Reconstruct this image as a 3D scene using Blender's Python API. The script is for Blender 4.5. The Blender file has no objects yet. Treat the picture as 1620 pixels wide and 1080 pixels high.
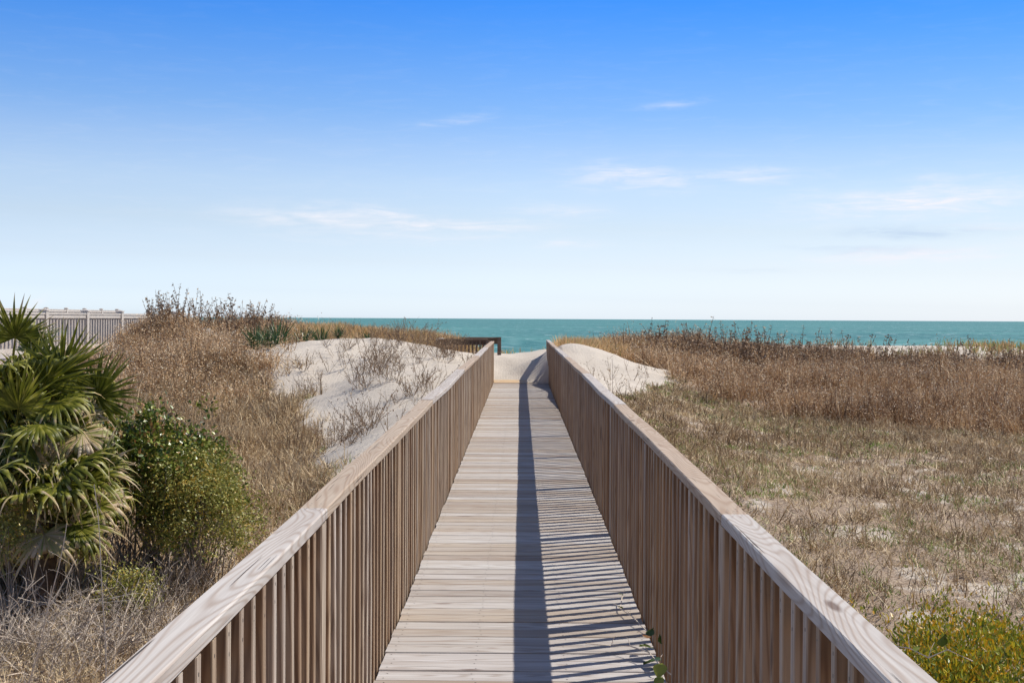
import bpy, math, random
import numpy as np
from math import radians as R, sin, cos, pi

random.seed(7)
rng = np.random.default_rng(11)
SC = bpy.context.scene
COL = SC.collection

# ------------------------------------------------------------------ camera
EYE = 1.53; F = 1975.0; VPX = 824.0; HZ = 504.0; CX = -0.008
cam_d = bpy.data.cameras.new('camera'); cam = bpy.data.objects.new('camera', cam_d); COL.objects.link(cam)
cam_d.sensor_width = 36.0; cam_d.lens = 36.0 * F / 1620.0
cam_d.clip_start = 0.05; cam_d.clip_end = 60000
cam_d.shift_y = -36.0 / 1620.0
cam.location = (CX, 0, EYE)
from mathutils import Matrix, Vector
cam.rotation_euler = (Matrix.Rotation(R(0.406), 3, 'Z') @ Matrix.Rotation(R(90), 3, 'X') @ Matrix.Rotation(R(0.30), 3, 'Z')).to_euler()
SC.camera = cam
SC.cycles.use_denoising = True; SC.cycles.use_light_tree = False; SC.cycles.max_bounces = 6; SC.cycles.diffuse_bounces = 3; SC.cycles.glossy_bounces = 2; SC.cycles.transmission_bounces = 3; SC.cycles.caustics_reflective = False

# ------------------------------------------------------------------ sun, sky, exposure
SUNV = Vector((0.70, 0.31, 1.0)).normalized()
SUN_EL = math.asin(SUNV.z); SUN_AZ = math.atan2(SUNV.x, SUNV.y)
sun_d = bpy.data.lights.new('sun', 'SUN'); sun_d.energy = 4.3; sun_d.angle = R(0.53); sun_d.color = (1.0, 0.95, 0.855)
sun = bpy.data.objects.new('sun', sun_d); COL.objects.link(sun)
sun.rotation_euler = SUNV.to_track_quat('Z', 'Y').to_euler()

W = bpy.data.worlds.new('World'); SC.world = W; W.use_nodes = True
SC.view_settings.view_transform = 'Standard'; SC.view_settings.look = 'None'
SC.view_settings.exposure = 0.30; SC.view_settings.gamma = 1.0; SC.view_settings.use_curve_mapping = False


class NT:
    """small helper for node trees"""
    def __init__(s, tree):
        s.t = tree; tree.nodes.clear()
    def n(s, typ, ins=None, **kw):
        nd = s.t.nodes.new(typ)
        for k, v in kw.items(): setattr(nd, k, v)
        if ins:
            for k, v in ins.items():
                sk = nd.inputs[k]
                if isinstance(v, bpy.types.NodeSocket): s.t.links.new(v, sk)
                else: sk.default_value = (v[0], v[1], v[2], 1) if sk.type == 'RGBA' else v
        return nd
    def m(s, op, a, b=None, c=None, clamp=False):
        ins = {0: a}
        if b is not None: ins[1] = b
        if c is not None: ins[2] = c
        return s.n('ShaderNodeMath', ins, operation=op, use_clamp=clamp).outputs[0]
    def ramp(s, fac, stops, interp='LINEAR'):
        nd = s.n('ShaderNodeValToRGB', {0: fac}); cr = nd.color_ramp; cr.interpolation = interp
        while len(cr.elements) < len(stops): cr.elements.new(0.5)
        for e, (p, c) in zip(cr.elements, stops):
            e.position = p; e.color = (c[0], c[1], c[2], 1) if len(c) == 3 else c
        return nd.outputs[0]
    def mix(s, f, a, b, mode='MIX'):
        nd = s.n('ShaderNodeMix', data_type='RGBA', blend_type=mode)
        for k, v in ((0, f), (6, a), (7, b)):
            if isinstance(v, bpy.types.NodeSocket): s.t.links.new(v, nd.inputs[k])
            else: nd.inputs[k].default_value = v if k == 0 else (v[0], v[1], v[2], 1)
        return nd.outputs[2]
    def noise(s, vec, scale, detail=3, rough=0.55, dist=0.0):
        return s.n('ShaderNodeTexNoise', {'Vector': vec, 'Scale': scale, 'Detail': detail, 'Roughness': rough, 'Distortion': dist}).outputs[0]
    def mr(s, v, a, b, c=0.0, d=1.0):
        return s.n('ShaderNodeMapRange', {0: v, 1: a, 2: b, 3: c, 4: d}).outputs[0]
    def vscale(s, vec, sc, add=None):
        o = s.n('ShaderNodeVectorMath', {0: vec, 1: sc}, operation='MULTIPLY').outputs[0]
        if add is not None: o = s.n('ShaderNodeVectorMath', {0: o, 1: add}, operation='ADD').outputs[0]
        return o


def lin(r, g, b):
    f = lambda c: ((c / 255.0 + 0.055) / 1.055) ** 2.4 if c > 10 else c / 255.0 / 12.92
    return (f(r), f(g), f(b))


def build_world():
    t = NT(W.node_tree)
    sky = t.n('ShaderNodeTexSky', sky_type='NISHITA', sun_disc=False, sun_elevation=SUN_EL, sun_rotation=SUN_AZ,
              altitude=0, air_density=1.0, dust_density=0.6, ozone_density=2.0)
    d = t.n('ShaderNodeTexCoord').outputs['Generated']
    sp = t.n('ShaderNodeSeparateXYZ', {0: d}); x, y, z = sp.outputs
    el = t.m('MULTIPLY', t.m('ARCSINE', z), 180 / pi)
    az = t.m('MULTIPLY', t.m('ARCTAN2', x, y), 180 / pi)
    elw = t.m('ADD', el, t.m('MULTIPLY', az, 0.02))
    # colour balance of the clear sky by elevation (deep blue above, pale at the horizon)
    tint = t.ramp(t.mr(elw, 0.0, 20.0), SKY_TINT)  # above the frame the sky turns neutral again
    k = t.m('MULTIPLY', t.mr(az, 0.0, 24.0, 1.0, 0.90), 2.5)
    col = t.n('ShaderNodeVectorMath', {0: t.mix(1.0, sky.outputs[0], tint, 'MULTIPLY'), 3: k}, operation='SCALE').outputs[0]
    # cirrus wisps: az, el, half-width, half-height, slope, strength
    comb = t.n('ShaderNodeCombineXYZ', {0: az, 1: el, 2: 0.0}).outputs[0]
    warp = t.noise(t.vscale(comb, (0.35, 0.9, 1)), 1.0, 4, 0.6)
    w2 = t.m('SUBTRACT', warp, 0.5)
    stre = t.noise(t.vscale(comb, (0.45, 3.2, 1), (3.1, 7.7, 0)), 1.0, 6, 0.62, 0.6)
    tot = None
    for (px, py, hw, hh, sl, st) in CLOUDS:
        a0 = math.degrees(math.atan((px - VPX) / F)); e0 = math.degrees(math.atan((HZ - py) / F))
        da = t.m('SUBTRACT', az, a0)
        de = t.m('SUBTRACT', t.m('SUBTRACT', el, e0), t.m('MULTIPLY', da, sl))
        de = t.m('ADD', de, t.m('MULTIPLY', w2, hh * 2.6))
        q = t.m('ADD', t.m('POWER', t.m('ABSOLUTE', t.m('DIVIDE', da, hw)), 2.4), t.m('POWER', t.m('ABSOLUTE', t.m('DIVIDE', de, hh)), 2.0))
        g = t.m('MULTIPLY', t.m('EXPONENT', t.m('MULTIPLY', q, -1.0)), st)
        tot = g if tot is None else t.m('MAXIMUM', tot, g)
    veil = t.m('MULTIPLY', t.mr(stre, 0.5, 0.85), t.m('MULTIPLY', t.mr(el, 0.5, 4.0), t.mr(el, 16.0, 7.0)))
    cl = t.m('MULTIPLY', tot, t.mr(stre, 0.36, 0.64, 0.12, 1.0))
    cl = t.m('ADD', cl, t.m('MULTIPLY', veil, 0.10), clamp=True)
    for (px, py, hw, hh, st) in ((1440, 372, 2.8, .22, .8), (1400, 398, 2.1, .16, .7), (1190, 428, 2.0, .10, .25), (1330, 392, 2.4, .10, .3)):
        a0 = math.degrees(math.atan((px - VPX) / F)); e0 = math.degrees(math.atan((HZ - py) / F))
        q = t.m('ADD', t.m('POWER', t.m('ABSOLUTE', t.m('DIVIDE', t.m('SUBTRACT', az, a0), hw)), 2.0), t.m('POWER', t.m('ABSOLUTE', t.m('DIVIDE', t.m('ADD', t.m('SUBTRACT', el, e0), t.m('MULTIPLY', w2, hh * 3.0)), hh)), 2.0))
        col = t.mix(t.m('MULTIPLY', t.m('EXPONENT', t.m('MULTIPLY', q, -1.0)), t.m('MULTIPLY', t.mr(stre, .35, .6), st)), col, (3.6, 4.6, 6.0))
    col = t.mix(cl, col, CLOUD_COL)
    bg = t.n('ShaderNodeBackground', {0: col, 1: 0.12})
    o = t.n('ShaderNodeOutputWorld'); t.t.links.new(bg.outputs[0], o.inputs[0])

SKY_TINT = [(0.0, (0.47, 0.56, 0.80)), (0.049, (0.403, 0.463, 0.657)), (0.122, (0.383, 0.398, 0.513)), (0.209, (0.380, 0.372, 0.430)), (0.295, (0.378, 0.374, 0.426)),
            (0.381, (0.318, 0.345, 0.425)), (0.466, (0.225, 0.306, 0.430)), (0.550, (0.171, 0.282, 0.444)), (0.634, (0.115, 0.256, 0.459)), (0.716, (0.070, 0.231, 0.478)), (0.82, (0.12, 0.225, 0.40)), (1.0, (0.24, 0.265, 0.31))]
CLOUD_COL = (6.1, 6.2, 6.7)
CLOUDS = [(520, 350, 4.2, 0.42, -0.045, .75), (600, 338, 2.2, 0.22, -0.14, .8), (700, 357, 4.2, 0.24, 0.0, .85), (905, 385, 1.3, 0.2, 0.02, .7), (880, 333, 2.0, 0.28, 0.0, .5),
          (1010, 280, 2.8, 0.5, -0.03, .68), (1170, 279, 2.8, 0.3, 0.0, .6), (710, 193, 1.8, 0.2, 0.09, .3),
          (1060, 168, 1.3, 0.18, 0.05, .3), (1450, 325, 4.4, 0.65, 0.03, 1.0), (1450, 404, 4.6, 0.32, 0.04, .9), (1560, 365, 2.4, 0.2, 0.0, .4), (640, 375, 5.0, .3, 0.0, .4), (50, 487, 0.5, 0.2, 0.5, .8)]
build_world()

# ------------------------------------------------------------------ tagging and mesh helpers
def tag(o, label=None, cat=None, group=None, kind=None):
    if label: o['label'] = label
    if cat: o['category'] = cat
    if group: o['group'] = group
    if kind: o['kind'] = kind
    return o

def empty(name, loc=(0, 0, 0)):
    o = bpy.data.objects.new(name, None); o.location = loc; o.empty_display_size = 0.2; COL.objects.link(o); return o

def link(name, me, parent=None, mats=None):
    o = bpy.data.objects.new(name, me); COL.objects.link(o)
    if mats:
        for m in (mats if isinstance(mats, (list, tuple)) else [mats]): me.materials.append(m)
    if parent is not None:
        o.parent = parent; o.location = -Vector(parent.location) if parent.type == 'EMPTY' else (0, 0, 0)
    return o

def np_mesh(name, V, tris, attrs=None, midx=None, smooth=False):
    me = bpy.data.meshes.new(name)
    V = np.asarray(V, dtype=np.float32); T = np.asarray(tris, dtype=np.int32); k = T.shape[1]
    me.vertices.add(len(V)); me.vertices.foreach_set('co', V.ravel())
    me.loops.add(T.size); me.loops.foreach_set('vertex_index', T.ravel())
    me.polygons.add(len(T)); me.polygons.foreach_set('loop_start', np.arange(0, T.size, k, dtype=np.int32))
    me.polygons.foreach_set('loop_total', np.full(len(T), k, dtype=np.int32))
    if midx is not None: me.polygons.foreach_set('material_index', np.asarray(midx, dtype=np.int32))
    if smooth: me.polygons.foreach_set('use_smooth', np.ones(len(T), dtype=bool))
    me.update(calc_edges=True)
    if attrs:
        for an, av in attrs.items():
            a = me.attributes.new(an, 'FLOAT', 'POINT'); a.data.foreach_set('value', np.asarray(av, dtype=np.float32))
    return me

class MB:
    def __init__(s): s.v = []; s.f = []; s.m = []
    def add(s, vs, fs, mi=0):
        b = len(s.v); s.v += [tuple(p) for p in vs]; s.f += [tuple(i + b for i in f) for f in fs]; s.m += [mi] * len(fs)
    def box(s, x0, x1, y0, y1, z0, z1, mi=0):
        s.add([(x0, y0, z0), (x1, y0, z0), (x1, y1, z0), (x0, y1, z0), (x0, y0, z1), (x1, y0, z1), (x1, y1, z1), (x0, y1, z1)],
              [(0, 3, 2, 1), (4, 5, 6, 7), (0, 1, 5, 4), (1, 2, 6, 5), (2, 3, 7, 6), (3, 0, 4, 7)], mi)
    def bar(s, pts, w, t, c=0.004, axis='y', mi=0):
        """chamfered rectangular section swept through pts; w across, t the other way"""
        hw, ht = w / 2, t / 2
        sec = [(-hw + c, -ht), (hw - c, -ht), (hw, -ht + c), (hw, ht - c), (hw - c, ht), (-hw + c, ht), (-hw, ht - c), (-hw, -ht + c)]
        b = len(s.v); n = 8
        for p in pts:
            for (a, q) in sec:
                if axis == 'y': s.v.append((p[0] + a, p[1], p[2] + q))
                elif axis == 'z': s.v.append((p[0] + a, p[1] + q, p[2]))
                else: s.v.append((p[0], p[1] + a, p[2] + q))
        for i in range(len(pts) - 1):
            for j in range(n):
                k = (j + 1) % n
                s.f.append((b + i * n + j, b + i * n + k, b + (i + 1) * n + k, b + (i + 1) * n + j)); s.m.append(mi)
        s.f.append(tuple(b + j for j in range(n - 1, -1, -1))); s.m.append(mi)
        e = b + (len(pts) - 1) * n
        s.f.append(tuple(e + j for j in range(n))); s.m.append(mi)
    def tube(s, pts, rads, n=5, mi=0):
        b = len(s.v); P = [Vector(p) for p in pts]
        for i, p in enumerate(P):
            d = (P[min(i + 1, len(P) - 1)] - P[max(i - 1, 0)]).normalized()
            u = d.orthogonal().normalized(); w = d.cross(u)
            for j in range(n):
                a = 2 * pi * j / n; s.v.append(tuple(p + (u * cos(a) + w * sin(a)) * rads[i]))
        for i in range(len(P) - 1):
            for j in range(n):
                k = (j + 1) % n
                s.f.append((b + i * n + j, b + i * n + k, b + (i + 1) * n + k, b + (i + 1) * n + j)); s.m.append(mi)
        s.f.append(tuple(b + j for j in range(n))); s.m.append(mi)
        e = b + (len(P) - 1) * n; s.f.append(tuple(e + n - 1 - j for j in range(n))); s.m.append(mi)
    def disc(s, x, y, z, r, mi=0, n=6):
        s.add([(x + r * cos(2 * pi * j / n), y + r * sin(2 * pi * j / n), z) for j in range(n)], [tuple(range(n))], mi)
    def mesh(s, name, fix=True):
        me = bpy.data.meshes.new(name); me.from_pydata(s.v, [], s.f); me.polygons.foreach_set('material_index', s.m)
        if fix:
            import bmesh
            bm = bmesh.new(); bm.from_mesh(me); bmesh.ops.recalc_face_normals(bm, faces=[f for f in bm.faces if len(f.link_loops if hasattr(f,'link_loops') else f.loops) > 0]); bm.to_mesh(me); bm.free()
        me.update(); return me
    def build(s, name, mats, parent=None): return link(name, s.mesh(name), parent, mats)

# ------------------------------------------------------------------ materials
def mat(name):
    m = bpy.data.materials.new(name); m.use_nodes = True; return m, NT(m.node_tree)

def finish(t, col, rough=0.7, bump=None, bs=0.3, bd=0.002, spec=0.3, trans=0.0):
    ins = {'Base Color': col, 'Roughness': rough, 'Specular IOR Level': spec}
    if bump is not None: ins['Normal'] = t.n('ShaderNodeBump', {'Height': bump, 'Strength': bs, 'Distance': bd}).outputs[0]
    b = t.n('ShaderNodeBsdfPrincipled', ins); out = b.outputs[0]
    if trans > 0:
        tr = t.n('ShaderNodeBsdfTranslucent', {0: col})
        out = t.n('ShaderNodeMixShader', {0: trans, 1: out, 2: tr.outputs[0]}).outputs[0]
    o = t.n('ShaderNodeOutputMaterial'); t.t.links.new(out, o.inputs[0])

def wood(name, axis, cols, line, lf=0.5, ring=22.0, crack=0.5, grain_sc=1.0, knots=True, spread=1.0, rough=0.78, al=0.7, ac=6.0, sides=None):
    """weathered softwood. axis = grain direction. cols = list of board tones; line = late-wood colour"""
    m, t = mat(name)
    g = t.n('ShaderNodeNewGeometry'); P = g.outputs['Position']
    oi = t.n('ShaderNodeObjectInfo').outputs['Random']
    rnd = t.m('FRACT', t.m('ADD', t.m('MULTIPLY', g.outputs['Random Per Island'], 7.31), oi))
    off = t.n('ShaderNodeCombineXYZ', {0: t.m('MULTIPLY', rnd, 37.0), 1: t.m('MULTIPLY', rnd, 91.0), 2: t.m('MULTIPLY', rnd, 53.0)}).outputs[0]
    Q = t.n('ShaderNodeVectorMath', {0: P, 1: off}, operation='ADD').outputs[0]
    def sc(al, ac): return tuple(al if i == 'xyz'.index(axis) else ac for i in range(3))
    n1 = t.noise(t.vscale(Q, sc(al, ac)), 1.0, 1.5, 0.4, 0.2)
    wav = t.m('SINE', t.m('MULTIPLY', n1, ring * 6.28))
    rings = t.m('POWER', t.mr(wav, -0.8, 1.0), 2.4)
    fine = t.noise(t.vscale(Q, sc(3.0, 160.0)), 1.0, 3, 0.6)
    med = t.noise(t.vscale(Q, sc(1.3, 22.0)), 1.0, 4, 0.6)
    blot = t.noise(t.vscale(Q, sc(1.6, 4.0)), 1.0, 3, 0.6)
    k = len(cols)
    base = t.ramp(t.m('FRACT', t.m('MULTIPLY', rnd, 13.7)), [(i / k, c) for i, c in enumerate(cols)], 'CONSTANT')
    base = t.mix(t.m('MULTIPLY', t.mr(blot, 0.35, 0.7), 0.45 * spread), base, cols[-1])
    c = t.mix(t.m('MULTIPLY', rings, lf), base, line)
    c = t.mix(t.m('MULTIPLY', t.mr(med, 0.45, 0.75), 0.35), c, line)
    c = t.mix(t.m('MULTIPLY', t.mr(fine, 0.3, 0.75), 0.22), c, tuple(v * 0.45 for v in line))
    ck = t.noise(t.vscale(Q, sc(1.3, 150.0)), 1.0, 1, 0.4)
    ckm = t.m('MULTIPLY', t.mr(ck, 0.715, 0.735), crack)
    c = t.mix(ckm, c, (0.03, 0.022, 0.018))
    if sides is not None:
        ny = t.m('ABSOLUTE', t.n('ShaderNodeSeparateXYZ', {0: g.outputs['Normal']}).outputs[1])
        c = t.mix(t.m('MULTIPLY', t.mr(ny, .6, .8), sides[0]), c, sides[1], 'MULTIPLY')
    if knots:
        v = t.n('ShaderNodeTexVoronoi', {'Vector': t.vscale(Q, sc(2.2, 9.0)), 'Scale': 1.0, 'Randomness': 1.0}, feature='F1').outputs
        sel = t.m('GREATER_THAN', t.n('ShaderNodeSeparateColor', {0: v['Color']}).outputs[0], 0.76)
        kn = t.m('MULTIPLY', t.mr(v['Distance'], 0.16, 0.09), sel)
        c = t.mix(t.m('MULTIPLY', kn, 0.75), c, (0.10, 0.05, 0.03))
    h = t.m('SUBTRACT', t.m('ADD', t.m('MULTIPLY', fine, 0.5), t.m('MULTIPLY', rings, 0.35)), t.m('MULTIPLY', ckm, 1.5))
    finish(t, c, rough, h, 0.5, 0.0018, 0.25)
    return m

PALE = [(0.60, 0.555, 0.53), (0.50, 0.45, 0.42), (0.64, 0.605, 0.585), (0.53, 0.46, 0.40)]
M_deck = wood('weathered_deck_wood', 'x', [(0.48, 0.44, 0.405), (0.40, 0.335, 0.275), (0.55, 0.525, 0.50), (0.45, 0.395, 0.345), (0.45, 0.375, 0.30), (0.52, 0.485, 0.465), (0.38, 0.335, 0.30), (0.34, 0.27, 0.215), (0.54, 0.505, 0.475)],
              (0.20, 0.13, 0.085), 0.42, 22, 0.8, 0.8, al=.5, ac=9)
M_cap = wood('weathered_cap_wood', 'y', [(0.55, 0.505, 0.465), (0.57, 0.53, 0.495), (0.53, 0.485, 0.445)], (0.25, 0.1531, 0.0950), 0.42, 38, 0.9, 1.1, al=.6, ac=5.5)
M_cap2 = wood('tan_cap_wood', 'y', [(0.48, 0.375, 0.285), (0.46, 0.37, 0.285)], (0.27, 0.1629, 0.0997), 0.45, 30, 0.8, 1.1, al=.7, ac=5.5)
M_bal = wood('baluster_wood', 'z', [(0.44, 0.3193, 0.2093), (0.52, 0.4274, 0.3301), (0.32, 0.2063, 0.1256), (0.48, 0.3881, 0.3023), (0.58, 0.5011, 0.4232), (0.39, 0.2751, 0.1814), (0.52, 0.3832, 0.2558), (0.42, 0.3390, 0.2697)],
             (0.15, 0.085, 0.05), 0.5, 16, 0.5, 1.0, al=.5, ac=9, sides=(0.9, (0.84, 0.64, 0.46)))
M_new = wood('new_yellow_wood', 'x', [(0.60, 0.42, 0.24), (0.56, 0.40, 0.24), (0.62, 0.46, 0.28)], (0.40, 0.24, 0.12), 0.4, 12, 0.3)
M_newz = wood('new_yellow_post_wood', 'z', [(0.58, 0.42, 0.24), (0.55, 0.38, 0.22)], (0.40, 0.24, 0.12), 0.4, 9, 0.3)
M_old = wood('dark_weathered_wood', 'x', [(0.22, 0.155, 0.11), (0.17, 0.12, 0.09), (0.26, 0.19, 0.14)], (0.09, 0.06, 0.04), 0.5, 10, 0.5)
m, t = mat('screw_steel'); finish(t, (0.06, 0.05, 0.045), 0.5); M_screw = m
m, t = mat('fence_vinyl')
nz = t.noise(t.n('ShaderNodeNewGeometry').outputs['Position'], 3.0, 4); finish(t, t.ramp(nz, [(0.3, (0.50, 0.445, 0.395)), (0.7, (0.57, 0.515, 0.46))]), 0.45); M_vinyl = m

m, t = mat('fence_picket_vinyl'); finish(t, (0.40, 0.35, 0.31), 0.5); M_picket = m
def leafmat(name, stops, rough=0.55, trans=0.25, spec=0.35):
    m, t = mat(name)
    a = t.n('ShaderNodeAttribute', attribute_name='tint').outputs['Fac']
    finish(t, t.ramp(a, stops), rough, trans=trans, spec=spec)
    return m
M_dry = leafmat('dry_grass', [(0.0, (0.12, 0.0753, 0.0387)), (0.25, (0.31, 0.2075, 0.1118)), (0.5, (0.52, 0.3715, 0.2107)), (0.86, (0.74, 0.5983, 0.3784)), (0.9, (0.20, 0.2606, 0.0516)), (1.0, (0.30, 0.3860, 0.0946))], 0.6, 0.12)
M_scrub = leafmat('brown_scrub', [(0.0, (0.12, 0.0634, 0.0302)), (0.3, (0.34, 0.2016, 0.1008)), (0.65, (0.58, 0.3840, 0.2058)), (0.92, (0.76, 0.5568, 0.3360)), (1.0, (0.92, 0.7968, 0.5880))], 0.55, 0.12)
M_gold = leafmat('golden_beach_grass', [(0.0, (0.30, 0.18, 0.08)), (0.4, (0.60, 0.40, 0.19)), (0.8, (0.85, 0.62, 0.34)), (0.84, (0.20, 0.25, 0.07)), (1.0, (0.30, 0.34, 0.11))], 0.55, 0.35)
M_stalk = leafmat('dead_weed', [(0.0, (0.07, 0.0436, 0.0282)), (0.5, (0.21, 0.1358, 0.0836)), (1.0, (0.48, 0.3395, 0.2112))], 0.65, 0.2)
M_twig = leafmat('grey_twig', [(0.0, (0.18, 0.14, 0.115)), (0.6, (0.42, 0.35, 0.29)), (1.0, (0.68, 0.57, 0.46))], 0.7, 0.0)
M_palm = leafmat('palm_frond', [(0.0, (0.055, 0.068, 0.007)), (0.35, (0.135, 0.145, 0.012)), (0.55, (0.31, 0.29, 0.045)), (0.72, (0.38, 0.37, 0.13)), (0.85, (0.58, 0.42, 0.22)), (1.0, (0.68, 0.55, 0.40))], 0.45, 0.35, 0.35)
M_dark = leafmat('glossy_green_leaf', [(0.0, (0.035, 0.065, 0.009)), (0.45, (0.105, 0.155, 0.02)), (0.75, (0.28, 0.31, 0.05)), (0.9, (0.42, 0.36, 0.08)), (1.0, (0.48, 0.24, 0.10))], 0.32, 0.2, 0.5)
M_olive = leafmat('olive_small_leaf', [(0.0, (0.10, 0.11, 0.02)), (0.5, (0.27, 0.28, 0.06)), (0.8, (0.50, 0.46, 0.14)), (1.0, (0.52, 0.35, 0.07))], 0.42, 0.25, 0.45)
M_yel = leafmat('yellow_green_leaf', [(0.0, (0.05, 0.085, 0.010)), (0.45, (0.16, 0.20, 0.022)), (0.7, (0.36, 0.38, 0.04)), (0.88, (0.66, 0.50, 0.03)), (1.0, (0.64, 0.34, 0.02))], 0.36, 0.25, 0.5)
M_yucca = leafmat('yucca_leaf', [(0.0, (0.03, 0.065, 0.02)), (0.6, (0.075, 0.14, 0.04)), (0.85, (0.12, 0.15, 0.07)), (1.0, (0.38, 0.29, 0.17))], 0.4, 0.1, 0.5)

# ------------------------------------------------------------------ terrain
def P(px, py, d): return ((px - VPX) / F * d + CX, d, EYE - (py - HZ) / F * d)

CP = [P(*p) for p in [
    (100, 1080, 7.6), (60, 960, 9.5), (400, 900, 11), (450, 765, 14.6), (520, 712, 16.5), (555, 715, 14.6), (640, 650, 16.5), (700, 600, 20), (740, 568, 24), (700, 553, 25.5),
    (600, 536, 26), (540, 543, 24.5), (500, 562, 23.3), (455, 588, 22.3), (425, 640, 21), (470, 680, 18.4), (500, 620, 21.6), (560, 600, 21.6), (600, 602, 20), (560, 655, 18.6), (520, 600, 22.3), (480, 625, 21.6), (350, 630, 21.5),
    (400, 562, 27), (430, 545, 30), (350, 528, 31), (300, 516, 31), (240, 522, 30), (200, 568, 27.5), (200, 640, 20), (300, 705, 15.8), (300, 622, 21), (330, 800, 12.6),
    (60, 600, 24), (450, 528, 34), (560, 533, 33), (650, 540, 32), (720, 552, 31.5), (825, 600, 29.8), (800, 583, 31), (820, 560, 34), (850, 553, 34.5),
    (880, 549, 31), (960, 563, 30), (1040, 580, 28.5), (920, 592, 25), (970, 637, 20), (1050, 652, 20), (950, 553, 33), (1040, 552, 36), (1000, 541, 41), (1100, 602, 27), (1100, 578, 33),
    (1100, 642, 23), (1100, 705, 17), (1100, 750, 13.5), (1300, 750, 15), (1300, 900, 9.5), (1550, 750, 15), (1550, 850, 11), (1500, 690, 20), (1300, 680, 21), (1200, 800, 12), (1620, 1010, 8),
    (1300, 606, 28), (1300, 582, 34), (1500, 608, 29), (1500, 585, 35), (1620, 585, 35), (1700, 615, 29), (1700, 700, 20)]]
CP += [P(915, 554, 29.5), P(920, 557, 30.5), P(895, 552, 31), P(960, 566, 29), P(820, 562, 36), P(850, 562, 39), P(820, 566, 42), P(880, 547, 29.5), P(873, 547, 31), P(885, 549, 28.5), P(895, 553, 29.6), P(905, 566, 27), P(925, 592, 24), P(831, 577.5, 30.6), P(860, 562, 31.1), P(850, 590, 29.8), P(866, 602, 29), P(150, 588, 26.5), P(100, 592, 25.5), (-10.6, 30, .32), (-10.6, 34, .42), (-10.6, 38, .5), (-12.5, 30, .3), (-9, 2, -.75), (9, 2, -.6), (0, -6, -.7), (-3, 0, -.75), (3, 0, -.6), (-12, 12, -.3), (-14, 24, .3), (-16, 34, .6), (20, 12, -.5), (22, 25, -.3), (24, 36, .1), (0, 6, -.65), (0, 12, -.5),
       (-25, 8, -.2), (30, 4, -.5), (-30, 32, .4), (35, 25, -.1), (-8, 45, .5), (0, 45, -.1), (8, 46, -.15), (18, 46, -.2), (30, 46, -.1), (-25, 46, .3)]
CP = np.array(CP)
def tps_fit(c):
    n = len(c); d = np.hypot(c[:, None, 0] - c[None, :, 0], c[:, None, 1] - c[None, :, 1])
    K = np.where(d > 0, d * d * np.log(d + 1e-9), 0) + 0.05 * np.eye(n)
    Pm = np.c_[np.ones(n), c[:, :2]]; A = np.zeros((n + 3, n + 3)); A[:n, :n] = K; A[:n, n:] = Pm; A[n:, :n] = Pm.T
    return np.linalg.solve(A, np.r_[c[:, 2], 0, 0, 0])
TW = tps_fit(CP)
def tps(x, y):
    n = len(CP); out = np.zeros_like(x)
    for i in range(n):
        d2 = (x - CP[i, 0]) ** 2 + (y - CP[i, 1]) ** 2
        out += TW[i] * 0.5 * d2 * np.log(d2 + 1e-12)
    return out + TW[n] + TW[n + 1] * x + TW[n + 2] * y

_tab = rng.random((256, 256))
def vnoise(x, y):
    xi = np.floor(x).astype(int); yi = np.floor(y).astype(int); fx = x - xi; fy = y - yi
    fx = fx * fx * (3 - 2 * fx); fy = fy * fy * (3 - 2 * fy)
    g = lambda a, b: _tab[a & 255, b & 255]
    return (g(xi, yi) * (1 - fx) + g(xi + 1, yi) * fx) * (1 - fy) + (g(xi, yi + 1) * (1 - fx) + g(xi + 1, yi + 1) * fx) * fy
def fbm(x, y, o=4):
    s = 0; a = 0.5; n = 0
    for i in range(o): s = s + a * vnoise(x * 2 ** i + 17.3 * i, y * 2 ** i + 5.1 * i); n += a; a *= 0.5
    return s / n
def smooth(a, b, v):
    t_ = np.clip((v - a) / (b - a), 0, 1); return t_ * t_ * (3 - 2 * t_)

def polydist(x, y, poly):
    """signed distance, positive inside"""
    d = np.full(x.shape, 1e9); ins = np.zeros(x.shape, bool); n = len(poly)
    for i in range(n):
        ax, ay = poly[i]; bx, by = poly[(i + 1) % n]
        ex, ey = bx - ax, by - ay; l2 = ex * ex + ey * ey
        tt = np.clip(((x - ax) * ex + (y - ay) * ey) / l2, 0, 1)
        d = np.minimum(d, np.hypot(x - ax - tt * ex, y - ay - tt * ey))
        c = ((ay > y) != (by > y)) & (x < ex * (y - ay) / (ey if ey else 1e-9) + ax); ins ^= c
    return np.where(ins, d, -d)

def deck_z(y): return np.interp(y, [-6, 2, 4, 8.5, 13, 18, 29, 33], [-0.045, -0.035, -0.026, 0.008, 0.024, 0.03, 0.058, 0.066])
DECK_END = 28.6

YUC = [(405, 25.0, 1.15), (440, 25.6, 1.35), (425, 24.2, 1.0), (478, 27.0, 1.1), (508, 27.4, 1.1), (535, 25.4, .62), (582, 26.6, .5)]
SAND_L = [(-0.6, 11.2), (-1.45, 12.3), (-2.1, 13.8), (-2.75, 16.4), (-3.2, 19.0), (-4.1, 21.8), (-4.0, 24.2), (-3.7, 26.0), (-3.1, 27.6), (-1.6, 27.9), (-0.9, 30.5), (-0.6, 31)]
SAND_R = [(0.6, 31.2), (0.6, 19.2), (1.5, 20.6), (2.1, 22.0), (2.9, 25.2), (3.3, 27.8), (2.4, 29.2), (1.2, 30.0), (0.95, 30.8)]
SAND_C = [(-0.9, 28.4), (0.9, 28.4), (1.0, 35.5), (0.2, 44), (-1.2, 44), (-1.6, 36)]

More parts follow.
